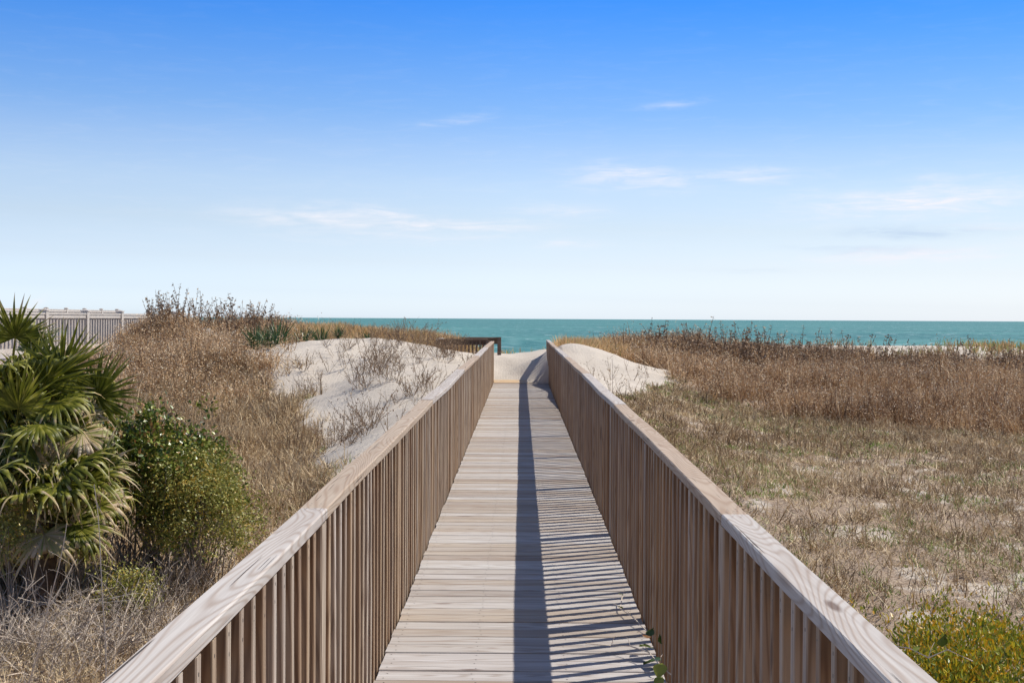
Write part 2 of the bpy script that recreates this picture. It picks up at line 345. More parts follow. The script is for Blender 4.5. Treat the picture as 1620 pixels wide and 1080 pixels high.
def sandiness(x, y):
    n = (fbm(x * 1.3, y * 1.3) - 0.5) * 1.3
    s = np.maximum(smooth(-0.15, 0.3, polydist(x, y, SAND_L) + n * 0.9), smooth(-0.1, 0.2, polydist(x, y, SAND_R) + n * 0.5))
    s = np.maximum(s, smooth(-0.2, 0.2, polydist(x, y, SAND_C) + n * 0.3))
    s = np.maximum(s, smooth(37.5, 40, y + n * 2) * 0.9)
    s = np.maximum(s, 0.85 * smooth(1.1, 0.6, np.hypot((x + 7.0) / 1.3, (y - 30.3) / .9) + n * .5))     # bare patch on the left hill
    return np.clip(s, 0, 1)

def height_raw(x, y):
    h = tps(np.clip(x, -30, 35), np.clip(y, -8, 46))
    # foredune, beach and sea bed
    fore = 0.02 + 0.28 * np.exp(-((x - 16) / 13.0) ** 2) + 0.25 * (fbm(x * 0.12 + 3, y * 0.12) - 0.5)
    b = np.interp(y, [46, 52, 58, 62, 70, 85, 110, 200, 30000], [-0.25, -0.3, 0.0, 0.05, -0.7, -2.3, -3.4, -7, -30])
    b = b - 0.42 * np.exp(-((x + .2) / 3.5) ** 2) * smooth(36, 46, y) * smooth(80, 66, y)
    h = np.where(y > 40, h + (b - h) * smooth(40, 54, y), h) + np.where(y > 50, fore * np.exp(-((y - 60) / 5.0) ** 2), 0)
    far = smooth(28, 60, np.abs(x)); h = h * (1 - far) + far * np.where(y < 46, 0.1 + 0.6 * (fbm(x * .08, y * .08) - .5), h)
    amp = smooth(80, 60, y)
    h = h + amp * (0.10 * (fbm(x * 0.7 + 9, y * 0.7) - 0.5) + 0.07 * (fbm(x * 2.3, y * 2.3 + 4) - 0.5) + 0.022 * (vnoise(x * 6.5, y * 6.5 + 4) - 0.5))
    # clear under the boardwalk, drift of sand over the landing beyond it
    dz = deck_z(y)
    ld = smooth(0.75, 0.45, np.abs(x + 0.1)) * smooth(DECK_END - .1, DECK_END + .1, y) * smooth(30.6, 29.2, y)
    h = h * (1 - ld) + ld * (0.045 + 0.10 * (fbm(x * 3.1 + 7, y * 3.1) - 0.5) + 0.10 * smooth(0.0, 0.6, x) + .05 * smooth(29.0, 30.2, y))
    under = smooth(0.80, 0.66, np.abs(x)) * smooth(DECK_END + 0.05, DECK_END - 0.15, y)
    h = h * (1 - under) + np.minimum(h, dz - 0.30) * under
    return h

def axis_pts(segs):
    out = []
    for a, b, s in segs: out += list(np.arange(a, b, s))
    return np.array(out + [segs[-1][1]])
GX = axis_pts([(-3000, -400, 650), (-400, -60, 34), (-60, -16, 1.1), (-16, -6, .2), (-6, 6, .09), (6, 17, .2), (17, 60, 1.1), (60, 400, 34), (400, 3000, 650)])
GY = axis_pts([(-300, -20, 28), (-20, 4, .8), (4, 40, .11), (40, 66, .35), (66, 120, 3), (120, 300, 30)])
XX, YY = np.meshgrid(GX, GY, indexing='ij')
HH = height_raw(XX, YY)
def H(x, y):
    i = np.clip(np.searchsorted(GX, x) - 1, 0, len(GX) - 2); j = np.clip(np.searchsorted(GY, y) - 1, 0, len(GY) - 2)
    fx = (x - GX[i]) / (GX[i + 1] - GX[i]); fy = (y - GY[j]) / (GY[j + 1] - GY[j])
    return (HH[i, j] * (1 - fx) + HH[i + 1, j] * fx) * (1 - fy) + (HH[i, j + 1] * (1 - fx) + HH[i + 1, j + 1] * fx) * fy

def zones(x, y):
    """weights: flat right grass, right ridge scrub, golden grass, left hill scrub, left low grass"""
    n = (fbm(x * 0.9 + 31, y * 0.9) - 0.5) * 2
    wide = (fbm(x * 0.35 + 3, y * 0.35 + 8) - 0.5) * 2
    front = np.interp(x, [2.2, 3.2, 4.5, 7, 12], [29.5, 26.5, 23.6, 21.9, 21.3]) + n * 1.6 + wide * 1.2
    B = smooth(-1.0, 1.4, y - front) * smooth(2.1, 2.9, x) * smooth(39, 36.5, y)
    C = np.maximum(smooth(0.85, 1.2, x) * smooth(5.2, 3.6, x + n) * smooth(29.8, 30.6, y + n * .4 - 0.3 * np.abs(x - 2)) * smooth(37, 35.5, y),
                   smooth(-0.9, -1.3, x) * smooth(-6.6, -5.4, x + n * .5) * smooth(27.2, 28.2, y + n * .4) * smooth(38, 35.5, y))
    C = np.maximum(C, 0.5 * smooth(52, 55, y) * smooth(70, 66, y) * smooth(0.5, 0.62, fbm(x * .2, y * .2)) + 0.8 * smooth(54, 56, y) * smooth(66, 63, y) * smooth(20, 22.5, x))
    D = smooth(-4.1, -4.8, x - n * .3) * smooth(17.5, 21.5, y + n) * smooth(38, 34, y) * (0.12 + .88 * smooth(-9.5, -8.9, x + (y - 28) * .1))
    E = smooth(-0.72, -0.85, x) * smooth(23, 19, y + n * 1.5)
    A = smooth(0.72, 0.85, x) * (1 - B) * smooth(29, 24, y)
    s = 1 - sandiness(x, y)
    B = B * np.where(y < 31, s, 1)
    for (px, d, q) in YUC:
        yx = (px - VPX) / F * d + CX; clr = smooth(.3 * q, .6 * q, np.hypot((x - yx), (y - d + .5) / 1.6)); D = D * clr; C = C * clr
    return A * s, B, C * np.maximum(s, 0.15), D * s * (1 - C), E * s

SD = sandiness(XX, YY); ZA, ZB, ZC, ZD, ZE = zones(XX, YY)
litter = np.clip(0.8 * ZA + 1.0 * ZB + 0.6 * ZC + 0.9 * ZD + 1.0 * ZE, 0, 1)
litter = np.where((np.abs(XX) > 17) | (YY < 5), np.where(YY < 37, 0.8, litter), litter)
litter = np.clip(litter * 1.15, 0, 1) * (1 - 0.6 * smooth(0.57, 0.70, fbm(XX * 2.6 + 3, YY * 2.6)))
ni, nj = XX.shape
idx = np.arange(ni * nj).reshape(ni, nj)
quads = np.stack([idx[:-1, :-1], idx[1:, :-1], idx[1:, 1:], idx[:-1, 1:]], -1).reshape(-1, 4)
m, t = mat('dune_sand')
pos = t.n('ShaderNodeNewGeometry').outputs['Position']
la = t.n('ShaderNodeAttribute', attribute_name='litter').outputs['Fac']
n1 = t.noise(pos, 0.8, 5); n2 = t.noise(pos, 14.0, 5, 0.7); n3 = t.noise(pos, 90.0, 4, 0.7); n4 = t.noise(pos, 45.0, 3, 0.8)
sand = t.ramp(n1, [(0.3, (0.50, 0.435, 0.365)), (0.7, (0.585, 0.52, 0.445))])
sand = t.mix(t.mr(n3, 0.35, 0.7, 0.0, 0.25), sand, (0.42, 0.35, 0.28))
dirt = t.ramp(n4, [(0.3, (0.15, 0.105, 0.078)), (0.5, (0.30, 0.225, 0.165)), (0.72, (0.54, 0.44, 0.345))])
lm = t.mr(t.m('ADD', la, t.m('MULTIPLY', t.m('SUBTRACT', n2, 0.5), 1.3)), 0.35, 0.75)
col = t.mix(lm, sand, dirt)
wet = t.mr(t.n('ShaderNodeSeparateXYZ', {0: pos}).outputs[2], -2.75, -2.2, 1.0, 0.0)
col = t.mix(wet, col, (0.22, 0.17, 0.12))
rip = t.n('ShaderNodeTexWave', {'Vector': t.vscale(pos, (1, 0.35, 0.4)), 'Scale': 5.0, 'Distortion': 5.0, 'Detail': 3.0, 'Detail Scale': 1.2}).outputs['Fac']
hb = t.m('ADD', t.m('MULTIPLY', n2, 0.6), t.m('ADD', t.m('MULTIPLY', n3, 0.15), t.m('MULTIPLY', rip, 0.03)))
finish(t, col, 0.9, hb, 0.8, 0.04, 0.1)
M_sand = m
gm = np_mesh('ground', np.stack([XX, YY, HH], -1).reshape(-1, 3), quads, {'litter': litter.ravel()}, smooth=True)
tag(link('ground', gm, None, M_sand), 'pale sand dunes and scrubby ground around the boardwalk', 'ground', kind='structure')

# ------------------------------------------------------------------ sea
m, t = mat('sea_water')
pos = t.n('ShaderNodeNewGeometry').outputs['Position']
a = t.noise(t.vscale(pos, (0.30, 0.16, 1)), 1.0, 6, 0.66, 0.4)
b = t.noise(t.vscale(pos, (0.6, 1.3, 1)), 1.0, 4, 0.6)
big = t.noise(t.vscale(pos, (0.006, 0.012, 1)), 1.0, 4, 0.6)
c = t.ramp(big, [(0.38, (0.022, 0.125, 0.125)), (0.62, (0.065, 0.215, 0.195))])
c = t.mix(t.mr(a, 0.44, 0.66, 0.0, 0.9), c, (0.17, 0.32, 0.31))
yy = t.n('ShaderNodeSeparateXYZ', {0: pos}).outputs[1]
c = t.mix(t.mr(yy, 260, 110, 0.0, 0.5), c, (0.10, 0.26, 0.25))
cap = t.noise(t.vscale(pos, (0.20, 0.13, 1), (31, 5, 0)), 1.0, 4, 0.6)
cap2 = t.noise(t.vscale(pos, (0.012, 0.03, 1)), 1.0, 2)
cm = t.m('MULTIPLY', t.mr(cap, 0.64, 0.66), t.mr(cap2, 0.38, 0.55))
c = t.mix(t.m('MULTIPLY', cm, 0.85), c, (0.80, 0.84, 0.84))
hgt = t.m('ADD', t.m('MULTIPLY', a, 1.0), t.m('MULTIPLY', b, 0.18))
finish(t, c, 0.55, hgt, 0.8, 0.7, 0.12)
M_sea = m
sx = np.array([-30000, -6000, -1500, -400, -150, -60, 0, 60, 150, 400, 1500, 6000, 30000.]); sy = np.array([84, 100, 130, 180, 300, 700, 2000, 7000, 40000.])
SX, SY = np.meshgrid(sx, sy, indexing='ij'); ii = np.arange(SX.size).reshape(SX.shape)
q = np.stack([ii[:-1, :-1], ii[1:, :-1], ii[1:, 1:], ii[:-1, 1:]], -1).reshape(-1, 4)
tag(link('sea', np_mesh('sea', np.stack([SX, SY, np.full_like(SX, -2.9)], -1).reshape(-1, 3), q), None, M_sea), 'teal open sea with small whitecaps', 'sea', kind='structure')

# ------------------------------------------------------------------ boardwalk deck
HALF = 0.622
bw = tag(empty('boardwalk', (0, 0, 0)), 'weathered grey plank boardwalk running straight out to the beach', 'boardwalk')
pitch = 0.1425
ys = np.arange(-2.0, DECK_END, pitch)
def deck_board(mb, y, i, screws=True):
    r = random.Random(i)
    z = float(deck_z(y)); wj = r.uniform(-.002, .001); zj = r.uniform(-.0025, .0015)
    e0 = -HALF + r.uniform(-.006, .003); e1 = HALF + r.uniform(-.003, .004)
    skew = r.uniform(-.002, .002)
    pts = [(x, y + skew * x + r.uniform(-.0007, .0007), z - .019 + zj) for x in np.linspace(e0, e1, 5)]
    mb.bar(pts, 0.1375 + wj, 0.038, 0.003, 'x')
    if screws:
        for sxx in (-.585, -.205, .205, .585):
            for dy in (-.038, .036):
                mb.disc(sxx + r.uniform(-.012, .012), y + dy + r.uniform(-.008, .008), z + zj + .0006, .0042, 1)
seen = [(i, y) for i, y in enumerate(ys) if y > 4.7][:100]
ids = set(i for i, _ in seen)
for i, y in seen:
    mb = MB(); deck_board(mb, y, i); mb.build('deck_board', [M_deck, M_screw], bw)
mb = MB()
for i, y in enumerate(ys):
    if i not in ids: deck_board(mb, y, i, y > 0)
o = mb.build('deck_boards', [M_deck, M_screw], bw); o['kind'] = 'stuff'
for x in (-.602, 0, .602):
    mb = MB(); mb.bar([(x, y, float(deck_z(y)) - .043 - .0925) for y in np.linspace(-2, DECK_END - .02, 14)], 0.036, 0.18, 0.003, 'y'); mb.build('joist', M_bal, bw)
for k in range(13):
    y = -0.92 + 2.44 * k
    if y > DECK_END: break
    for s in (-1, 1):
        x = s * .48
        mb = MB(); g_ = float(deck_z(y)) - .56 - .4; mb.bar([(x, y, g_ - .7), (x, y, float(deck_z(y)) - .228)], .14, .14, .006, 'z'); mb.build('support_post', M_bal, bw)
# newer landing boards half buried in blown sand
nb = tag(empty('landing', (0, 29.5, 0)), 'yellow new plank landing half buried in sand at the boardwalk end', 'landing')
for k in range(16):
    y = DECK_END + .06 + .1425 * k
    mb = MB(); z = .06 + .004
    mb.bar([(-1.6 if y > 29.2 else -HALF, y, z - .019), (HALF, y, z - .019)], .138, .038, .003, 'x'); mb.build('landing_board', M_new, nb)

# ------------------------------------------------------------------ railings
POSTS = [3.96 + 2.44 * k for k in range(-2, 10)] + [28.45]
POSTS_L = [p for p in POSTS if p < 28.2 or p == 28.45]; POSTS_L[-1] = 29.0
CAPTOP = 0.945
def railing(s, label):
    o = tag(empty('wooden_railing', (s * .66, 0, 0)), label, 'railing', 'railings along the boardwalk')
    rr = random.Random(5 if s < 0 else 9)
    global POSTS
    POSTS = POSTS_L if s < 0 else POSTS_L[:-1] + [28.36, 31.0]
    # cap boards, 16 ft each
    joints = [-2.2, 3.99, 8.85, 13.75, 18.6, 23.5, 29.1] if s < 0 else [-2.2, 3.93, 8.5, 12.9, 18.2, 23.4, 28.3, 31.1]
    for jn, (a, b) in enumerate(zip(joints[:-1], joints[1:])):
        mb = MB(); n = 15; ph = rr.uniform(0, 6); bow = rr.uniform(-.004, .004) if b < 6 else rr.uniform(-.008, .008); dz0 = rr.uniform(-.0015, .0015)
        pts = []
        for k in range(n + 1):
            u = k / n; y = a + .005 + (b - a - .010) * u
            pts.append((s * (.6695 + bow * sin(pi * u) + .0022 * sin(7 * u + ph)), y, CAPTOP + float(deck_z(y)) - .019 + dz0 + .002 * sin(5 * u + ph) + .0015 * sin(13 * u)))
        mb.bar(pts, .089, .038, .0045, 'y')
        for k, p in enumerate(POSTS + [a + .06, b - .06]):
            if a < p < b:
                for q_ in range(2): mb.disc(s * (.655 + .028 * q_) + rr.uniform(-.005, .005), p + rr.uniform(-.01, .01), CAPTOP + float(deck_z(p)) + .0065, .0035, 1)
        mb.build('cap_rail', [M_cap2 if jn % 2 else M_cap, M_screw], o)
    # rail behind the balusters
    for zc, nm in ((CAPTOP - .088, 'back_rail'),):
        for a, b in zip(POSTS[:-1], POSTS[1:]):
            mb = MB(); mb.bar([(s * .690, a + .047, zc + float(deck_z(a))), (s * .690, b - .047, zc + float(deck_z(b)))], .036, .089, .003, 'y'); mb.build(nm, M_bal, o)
    for p in POSTS:
        mb = MB(); z = float(deck_z(p)); last = p == POSTS[-1]
        mb.bar([(s * .673, p, z - .9), (s * .673, p, z + CAPTOP - .040)], .089, .089, .005, 'z')
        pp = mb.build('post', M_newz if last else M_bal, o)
        if last: pp['label'] = 'end post of new yellow wood'
    bal = []
    y = -1.9; pr = sorted(POSTS)
    for a, b in zip(pr[:-1], pr[1:]):
        n = max(1, round((b - a - .089) / .127)); st = (b - a - .089 + .09) / (n)
        k = int((b - a - .089) // .127)
        gap = (b - a - .089 - k * .038) / (k + 1)
        for j in range(k): bal.append(a + .0445 + gap * (j + 1) + .038 * j + .019)
    vis = [y for y in bal if y > (1.75 if s < 0 else 1.9)][:100]
    vs = set(vis)
    rest = MB()
    for y in bal:
        mb = MB() if y in vs else rest
        z = float(deck_z(y)); tx = rr.uniform(-.003, .004); ty = rr.uniform(-.005, .005)
        if rr.random() < .12: ty *= 2.8
        x0 = s * (.630 + .019 + rr.uniform(-.001, .0025))
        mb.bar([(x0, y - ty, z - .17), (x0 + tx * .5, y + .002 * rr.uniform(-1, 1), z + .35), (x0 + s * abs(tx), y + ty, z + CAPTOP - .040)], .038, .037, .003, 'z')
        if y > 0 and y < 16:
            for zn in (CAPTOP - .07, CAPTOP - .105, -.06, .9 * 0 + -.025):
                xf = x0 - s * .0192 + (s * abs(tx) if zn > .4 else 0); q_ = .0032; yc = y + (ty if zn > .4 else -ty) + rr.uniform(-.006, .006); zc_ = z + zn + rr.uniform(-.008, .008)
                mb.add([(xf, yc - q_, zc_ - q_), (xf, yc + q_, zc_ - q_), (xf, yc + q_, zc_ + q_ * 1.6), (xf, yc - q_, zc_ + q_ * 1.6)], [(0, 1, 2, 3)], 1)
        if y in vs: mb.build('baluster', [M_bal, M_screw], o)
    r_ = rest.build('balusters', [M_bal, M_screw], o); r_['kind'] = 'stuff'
    return o
railing(-1, 'left wooden railing with sunlit grey balusters and cap beside the sand dune')
railing(1, 'right wooden railing with shaded brown balusters beside the dry grass field')

# railing of the buried stair landing, seen beyond the left railing end
lr = tag(empty('landing_railing', (-1.2, 30.5, 0)), 'dark brown box railing sunk in sand beyond the left railing end', 'railing')
LZ = 1.04
def lbar(pts, w, tck, ax, nm, mt=None): mb = MB(); mb.bar(pts, w, tck, .004, ax); return mb.build(nm, mt or M_old, lr)
lbar([(-1.95, 29.9, LZ - .019), (-.80, 29.9, LZ - .019)], .089, .038, 'x', 'cap_rail')
lbar([(-1.95, 32.9, LZ - .019), (-.575, 32.9, LZ - .019)], .12, .038, 'x', 'cap_rail')
lbar([(-1.995, 29.84, LZ - .0225), (-1.995, 32.96, LZ - .0225)], .085, .038, 'y', 'cap_rail', M_cap)
lbar([(-1.92, 29.93, LZ - .095), (-.80, 29.93, LZ - .095)], .04, .1, 'x', 'back_rail')
lbar([(-1.92, 32.93, LZ - .11), (-.60, 32.93, LZ - .11)], .04, .14, 'x', 'back_rail')
for (x, y) in ((-1.995, 29.9), (-.80, 29.9), (-1.995, 32.9), (-.57, 32.75)): lbar([(x, y, -.5), (x, y, LZ - .040 - (.002 if x < -.6 else -.045))], .1, .1, 'z', 'post')
for x in np.arange(-1.88, -.88, .09): lbar([(x, 29.89, -.2), (x, 29.89, LZ - .041)], .038, .036, 'z', 'baluster')
for x in np.arange(-1.86, -.66, .14): lbar([(x, 32.89, -.2), (x, 32.89, LZ - .041)], .038, .036, 'z', 'baluster')

# ------------------------------------------------------------------ white vinyl walkway fences on the left
def vinyl_fence(X, ys_, ztop, hgt, label, pick=0.186, near=True):
    o = tag(empty('vinyl_fence', (X, ys_[0], 0)), label, 'fence', 'pale vinyl walkway railings')
    zb = ztop - hgt
    for y in ys_:
        mb = MB(); mb.box(X - .075, X + .075, y - .075, y + .075, zb - .12, ztop - .06); mb.box(X - .09, X + .09, y - .09, y + .09, ztop - .06, ztop - .035)
        mb.add([(X - .09, y - .09, ztop - .035), (X + .09, y - .09, ztop - .035), (X + .09, y + .09, ztop - .035), (X - .09, y + .09, ztop - .035), (X, y, ztop)],
               [(0, 1, 4), (1, 2, 4), (2, 3, 4), (3, 0, 4)]); mb.build('post', M_vinyl, o)
    cnt = 0; rest = MB()
    for a, b in zip(ys_[:-1], ys_[1:]):
        mb = MB(); mb.box(X - .045, X + .045, a + .076, b - .076, ztop - .22, ztop - .14); mb.box(X - .06, X + .06, a + .076, b - .076, ztop - .139, ztop - .10); mb.build('top_rail', M_vinyl, o)
        mb = MB(); mb.box(X - .035, X + .035, a + .076, b - .076, zb, zb + .11); mb.build('bottom_rail', M_vinyl, o)
        n = int((b - a - .15) / pick)
        for k in range(n):
            y = a + .075 + (b - a - .15) * (k + .5) / n; cnt += 1
            mb = MB() if (cnt <= 100 and near) else rest
            mb.box(X - .018, X + .018, y - .040, y + .040, zb + .1105, ztop - .2205)
            if mb is not rest: mb.build('picket', M_picket, o)
    if rest.v: rest.build('pickets', M_picket, o)['kind'] = 'stuff'
    return o, zb
vf, zb = vinyl_fence(-10.5, [24.8 + 2.6 * k for k in range(-1, 6)], 1.71, .96, 'pale vinyl railing with tall posts nearest behind the palm')
mb = MB(); mb.box(-10.72, -10.40, 20.2, 40.2, .49, .63); mb.build('edge_board', M_cap, vf)
vinyl_fence(-22.9, [54.8 + 2.63 * k for k in range(-1, 7)], 1.98, 1.0, 'far pale vinyl railing whose post caps show over the nearer railing', near=False)
wk = tag(empty('raised_walkway', (-16, 40, 0)), 'raised pale walkway between the two vinyl railings', 'walkway')
mb = MB(); mb.box(-22.7, -10.75, 20.2, 75, .52, .60); mb.build('walkway_deck', M_cap, wk)
for y in np.arange(21, 74, 4.0):
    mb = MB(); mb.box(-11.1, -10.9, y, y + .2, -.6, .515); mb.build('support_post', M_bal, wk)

# ------------------------------------------------------------------ vegetation builders
def blades(base, L, az, lean, width, tint, curl=None, seg=3, tipt=None):
    """many thin curved blades in one mesh: returns V, T, tint"""
    n = len(L); curl = np.zeros(n) if curl is None else curl
    dx, dy = np.cos(az), np.sin(az); wa = rng.random(n) * 2 * pi; wx, wy = np.cos(wa), np.sin(wa)
    width = np.maximum(width, 0.00085 * base[:, 1] * rng.uniform(.6, 1.25, n)); V = np.zeros((n, 2 * seg + 1, 3), np.float32); A = np.zeros((n, 2 * seg + 1), np.float32)
    px = base[:, 0].copy(); py = base[:, 1].copy(); pz = base[:, 2].copy(); th = lean.copy()
    for k in range(seg + 1):
        u = k / seg; w = width * (1 - u * 0.75) * 0.5
        if k < seg:
            V[:, 2 * k, 0] = px - wx * w; V[:, 2 * k, 1] = py - wy * w; V[:, 2 * k, 2] = pz
            V[:, 2 * k + 1, 0] = px + wx * w; V[:, 2 * k + 1, 1] = py + wy * w; V[:, 2 * k + 1, 2] = pz
            A[:, 2 * k] = tint; A[:, 2 * k + 1] = tint
        else:
            V[:, 2 * k, 0] = px; V[:, 2 * k, 1] = py; V[:, 2 * k, 2] = pz; A[:, 2 * k] = tint if tipt is None else tipt
        s = L / seg
        px += dx * np.sin(th) * s; py += dy * np.sin(th) * s; pz += np.cos(th) * s; th = th + curl / seg
    tl = []
    for k in range(seg - 1): tl += [(2 * k, 2 * k + 1, 2 * k + 3), (2 * k, 2 * k + 3, 2 * k + 2)]
    k = seg - 1; tl += [(2 * k, 2 * k + 1, 2 * k + 2)]
    T = (np.array(tl)[None] + (np.arange(n) * (2 * seg + 1))[:, None, None]).reshape(-1, 3)
    return V.reshape(-1, 3), T, A.ravel()

def flecks(c, size, tint, aspect=0.5):
    """tiny random quads (leaflets, husks) at points c; long axis random"""
    n = len(c); a = rng.normal(size=(n, 3)); a /= np.linalg.norm(a, axis=1)[:, None]
    b = np.cross(a, rng.normal(size=(n, 3))); b /= np.linalg.norm(b, axis=1)[:, None]
    s = np.maximum(size, .0006 * c[:, 1])[:, None]; V = np.stack([c - a * s, c + b * s * aspect, c + a * s, c - b * s * aspect], 1)
    Q = (np.array([[0, 1, 2], [0, 2, 3]])[None] + (np.arange(n) * 4)[:, None, None]).reshape(-1, 3)
    return V.reshape(-1, 3), Q, np.repeat(tint, 4)

def merge(parts):
    Vs, Ts, As, b = [], [], [], 0
    for V, T, A in parts: Vs.append(V); Ts.append(T + b); As.append(A); b += len(V)
    return np.concatenate(Vs), np.concatenate(Ts), np.concatenate(As)

def scatter(n, ylo, yhi, side, wfun, margin=2.0):
    """random ground points in the part of the field the photo looks at, kept by weight"""
    y = np.sqrt(rng.random(n) * (yhi ** 2 - ylo ** 2) + ylo ** 2)
    lim = 0.42 * y + margin
    x = (rng.random(n) * lim) * side
    w = wfun(x, y); k = rng.random(n) < w
    x, y = x[k], y[k]
    return x, y

def stuff(name, parts, m_, label, cat):
    V, T, A = merge(parts); o = link(name, np_mesh(name, V, T, {'tint': A}), None, m_); tag(o, label, cat, kind='stuff'); return o

def tuft_pts(x, y, n, r):
    """each point becomes n points around it"""
    x = np.repeat(x, n); y = np.repeat(y, n); a = rng.random(len(x)) * 2 * pi; d = np.abs(rng.normal(size=len(x))) * r
    return x + np.cos(a) * d, y + np.sin(a) * d, a

# A: short dry grass, right field
patch = lambda x, y: (0.35 + 0.65 * smooth(0.68, 0.52, fbm(x * 2.6 + 3, y * 2.6))) * (0.25 + .75 * smooth(.36, .56, fbm(x * 5.5, y * 5.5 + 9)))
parts = []
x, y = scatter(42000, 4.5, 29, 1, lambda x, y: zones(x, y)[0] * patch(x, y))
x, y, a = tuft_pts(x, y, 5, .035); z = H(x, y); n = len(x)
ok = np.abs(x) > .74; x, y, a, z = x[ok], y[ok], a[ok], z[ok]; n = len(x)
L = rng.uniform(.05, .17, n) * (0.7 + 0.9 * fbm(x * .8, y * .8)); tn = np.clip(rng.normal(.42, .25, n) + (fbm(x * 1.5, y * 1.5) - .5) * 1.3 + (vnoise(x * 11, y * 11) - .5) * .6, 0, .84); L *= .5 + 1.0 * vnoise(x * 6 + 5, y * 6)
parts.append(blades(np.c_[x, y, z - .01], L, a, rng.uniform(.35, 1.5, n), rng.uniform(.003, .007, n), tn, rng.uniform(-1.4, 1.8, n)))
# flat lying straw
x, y = scatter(60000, 4.5, 29, 1, lambda x, y: zones(x, y)[0] * (0.3 + .7 * patch(x, y)))
ok = np.abs(x) > .74; x, y = x[ok], y[ok]; n = len(x); z = H(x, y)
parts.append(blades(np.c_[x, y, z + rng.uniform(0, .04, n)], rng.uniform(.06, .2, n), rng.random(n) * 6.28, rng.uniform(1.0, 1.7, n), rng.uniform(.003, .006, n), np.clip(rng.normal(.62, .18, n), 0, .84), rng.uniform(-.8, .8, n)))
# green shoots
x, y = scatter(22000, 4.5, 27, 1, lambda x, y: zones(x, y)[0] * smooth(.42, .58, fbm(x * 1.1 + 40, y * 1.1)))
x, y, a = tuft_pts(x, y, 5, .025); ok = np.abs(x) > .76; x, y, a = x[ok], y[ok], a[ok]; n = len(x)
parts.append(blades(np.c_[x, y, H(x, y)], rng.uniform(.03, .09, n), a, rng.uniform(.2, 1.0, n), rng.uniform(.005, .009, n), rng.uniform(.9, 1.0, n), rng.uniform(0, 1, n)))
# little dark upright weed stems with husks
x, y = scatter(5000, 5, 29, 1, lambda x, y: zones(x, y)[0] * smooth(.46, .62, fbm(x * .9 + 7, y * .9)))
x, y, a = tuft_pts(x, y, 9, .06); ok = np.abs(x) > .8; x, y, a = x[ok], y[ok], a[ok]; n = len(x); L = rng.uniform(.06, .2, n); le = rng.uniform(0, 1.25, n)
parts.append(blades(np.c_[x, y, H(x, y)], L, a, le, rng.uniform(.003, .005, n), rng.uniform(.05, .6, n)))
f = rng.random((n, 7)); fx = (x[:, None] + np.cos(a)[:, None] * np.sin(le)[:, None] * f * L[:, None]).ravel(); fy = (y[:, None] + np.sin(a)[:, None] * np.sin(le)[:, None] * f * L[:, None]).ravel()
fz = (H(x, y)[:, None] + np.cos(le)[:, None] * f * L[:, None]).ravel()
parts.append(flecks(np.c_[fx, fy, fz] + rng.normal(size=(len(fx), 3)) * .008, rng.uniform(.004, .010, len(fx)), rng.uniform(.1, .84, len(fx))))
stuff('dry_grass', parts, M_dry, 'short dry grey brown grass with green shoots on the right field', 'grass')

# E: longer wispy dry grass, left low ground
parts = []
x, y = scatter(34000, 5.5, 23, -1, lambda x, y: zones(x, y)[4] * (0.3 + .7 * patch(x, y)))
x, y, a = tuft_pts(x, y, 5, .05); ok = np.abs(x) > .80; x, y, a = x[ok], y[ok], a[ok]; n = len(x)
parts.append(blades(np.c_[x, y, H(x, y) - .01], rng.uniform(.10, .32, n), a, rng.uniform(.1, 1.3, n), rng.uniform(.003, .006, n), np.clip(rng.normal(.52, .25, n) + (fbm(x, y) - .5) * .6 + (vnoise(x * 9, y * 9) - .5) * .6, 0, .84), rng.uniform(-.2, 1.5, n)))
x, y = scatter(60000, 5.5, 24, -1, lambda x, y: zones(x, y)[4])
ok = np.abs(x) > .8; x, y = x[ok], y[ok]; n = len(x)
parts.append(blades(np.c_[x, y, H(x, y) + rng.uniform(0, .06, n)], rng.uniform(.08, .26, n), rng.random(n) * 6.28, rng.uniform(.9, 1.7, n), rng.uniform(.003, .006, n), np.clip(rng.normal(.6, .18, n), 0, .84), rng.uniform(-.8, .8, n)))
x, y = scatter(9000, 9, 22, -1, lambda x, y: zones(x, y)[4] * smooth(.55, .68, fbm(x * .9 + 60, y * .9)))
x, y, a = tuft_pts(x, y, 5, .03); ok = np.abs(x) > .8; x, y, a = x[ok], y[ok], a[ok]; n = len(x)
parts.append(blades(np.c_[x, y, H(x, y)], rng.uniform(.03, .10, n), a, rng.uniform(.2, 1.1, n), rng.uniform(.005, .010, n), rng.uniform(.9, 1.0, n)))
x, y = scatter(9000, 6, 24, -1, lambda x, y: (zones(x, y)[4] + zones(x, y)[3]) * (.2 + .8 * smooth(.42, .6, fbm(x * .9 + 7, y * .9))))
x, y, a = tuft_pts(x, y, 7, .07); ok = np.abs(x) > .85; x, y, a = x[ok], y[ok], a[ok]; n = len(x); L = rng.uniform(.12, .36, n); le = rng.uniform(0, .9, n)
parts.append(blades(np.c_[x, y, H(x, y)], L, a, le, rng.uniform(.004, .006, n), rng.uniform(.05, .75, n)))
f = rng.random((n, 6)); fx = (x[:, None] + np.cos(a)[:, None] * np.sin(le)[:, None] * f * L[:, None]).ravel(); fy = (y[:, None] + np.sin(a)[:, None] * np.sin(le)[:, None] * f * L[:, None]).ravel()
fz = (H(x, y)[:, None] + np.cos(le)[:, None] * f * L[:, None]).ravel()
parts.append(flecks(np.c_[fx, fy, fz] + rng.normal(size=(len(fx), 3)) * .015, rng.uniform(.005, .014, len(fx)), rng.uniform(0, .84, len(fx))))
stuff('tall_dry_grass', parts, M_dry, 'wispy tan dry grass on the low ground left of the boardwalk', 'grass')

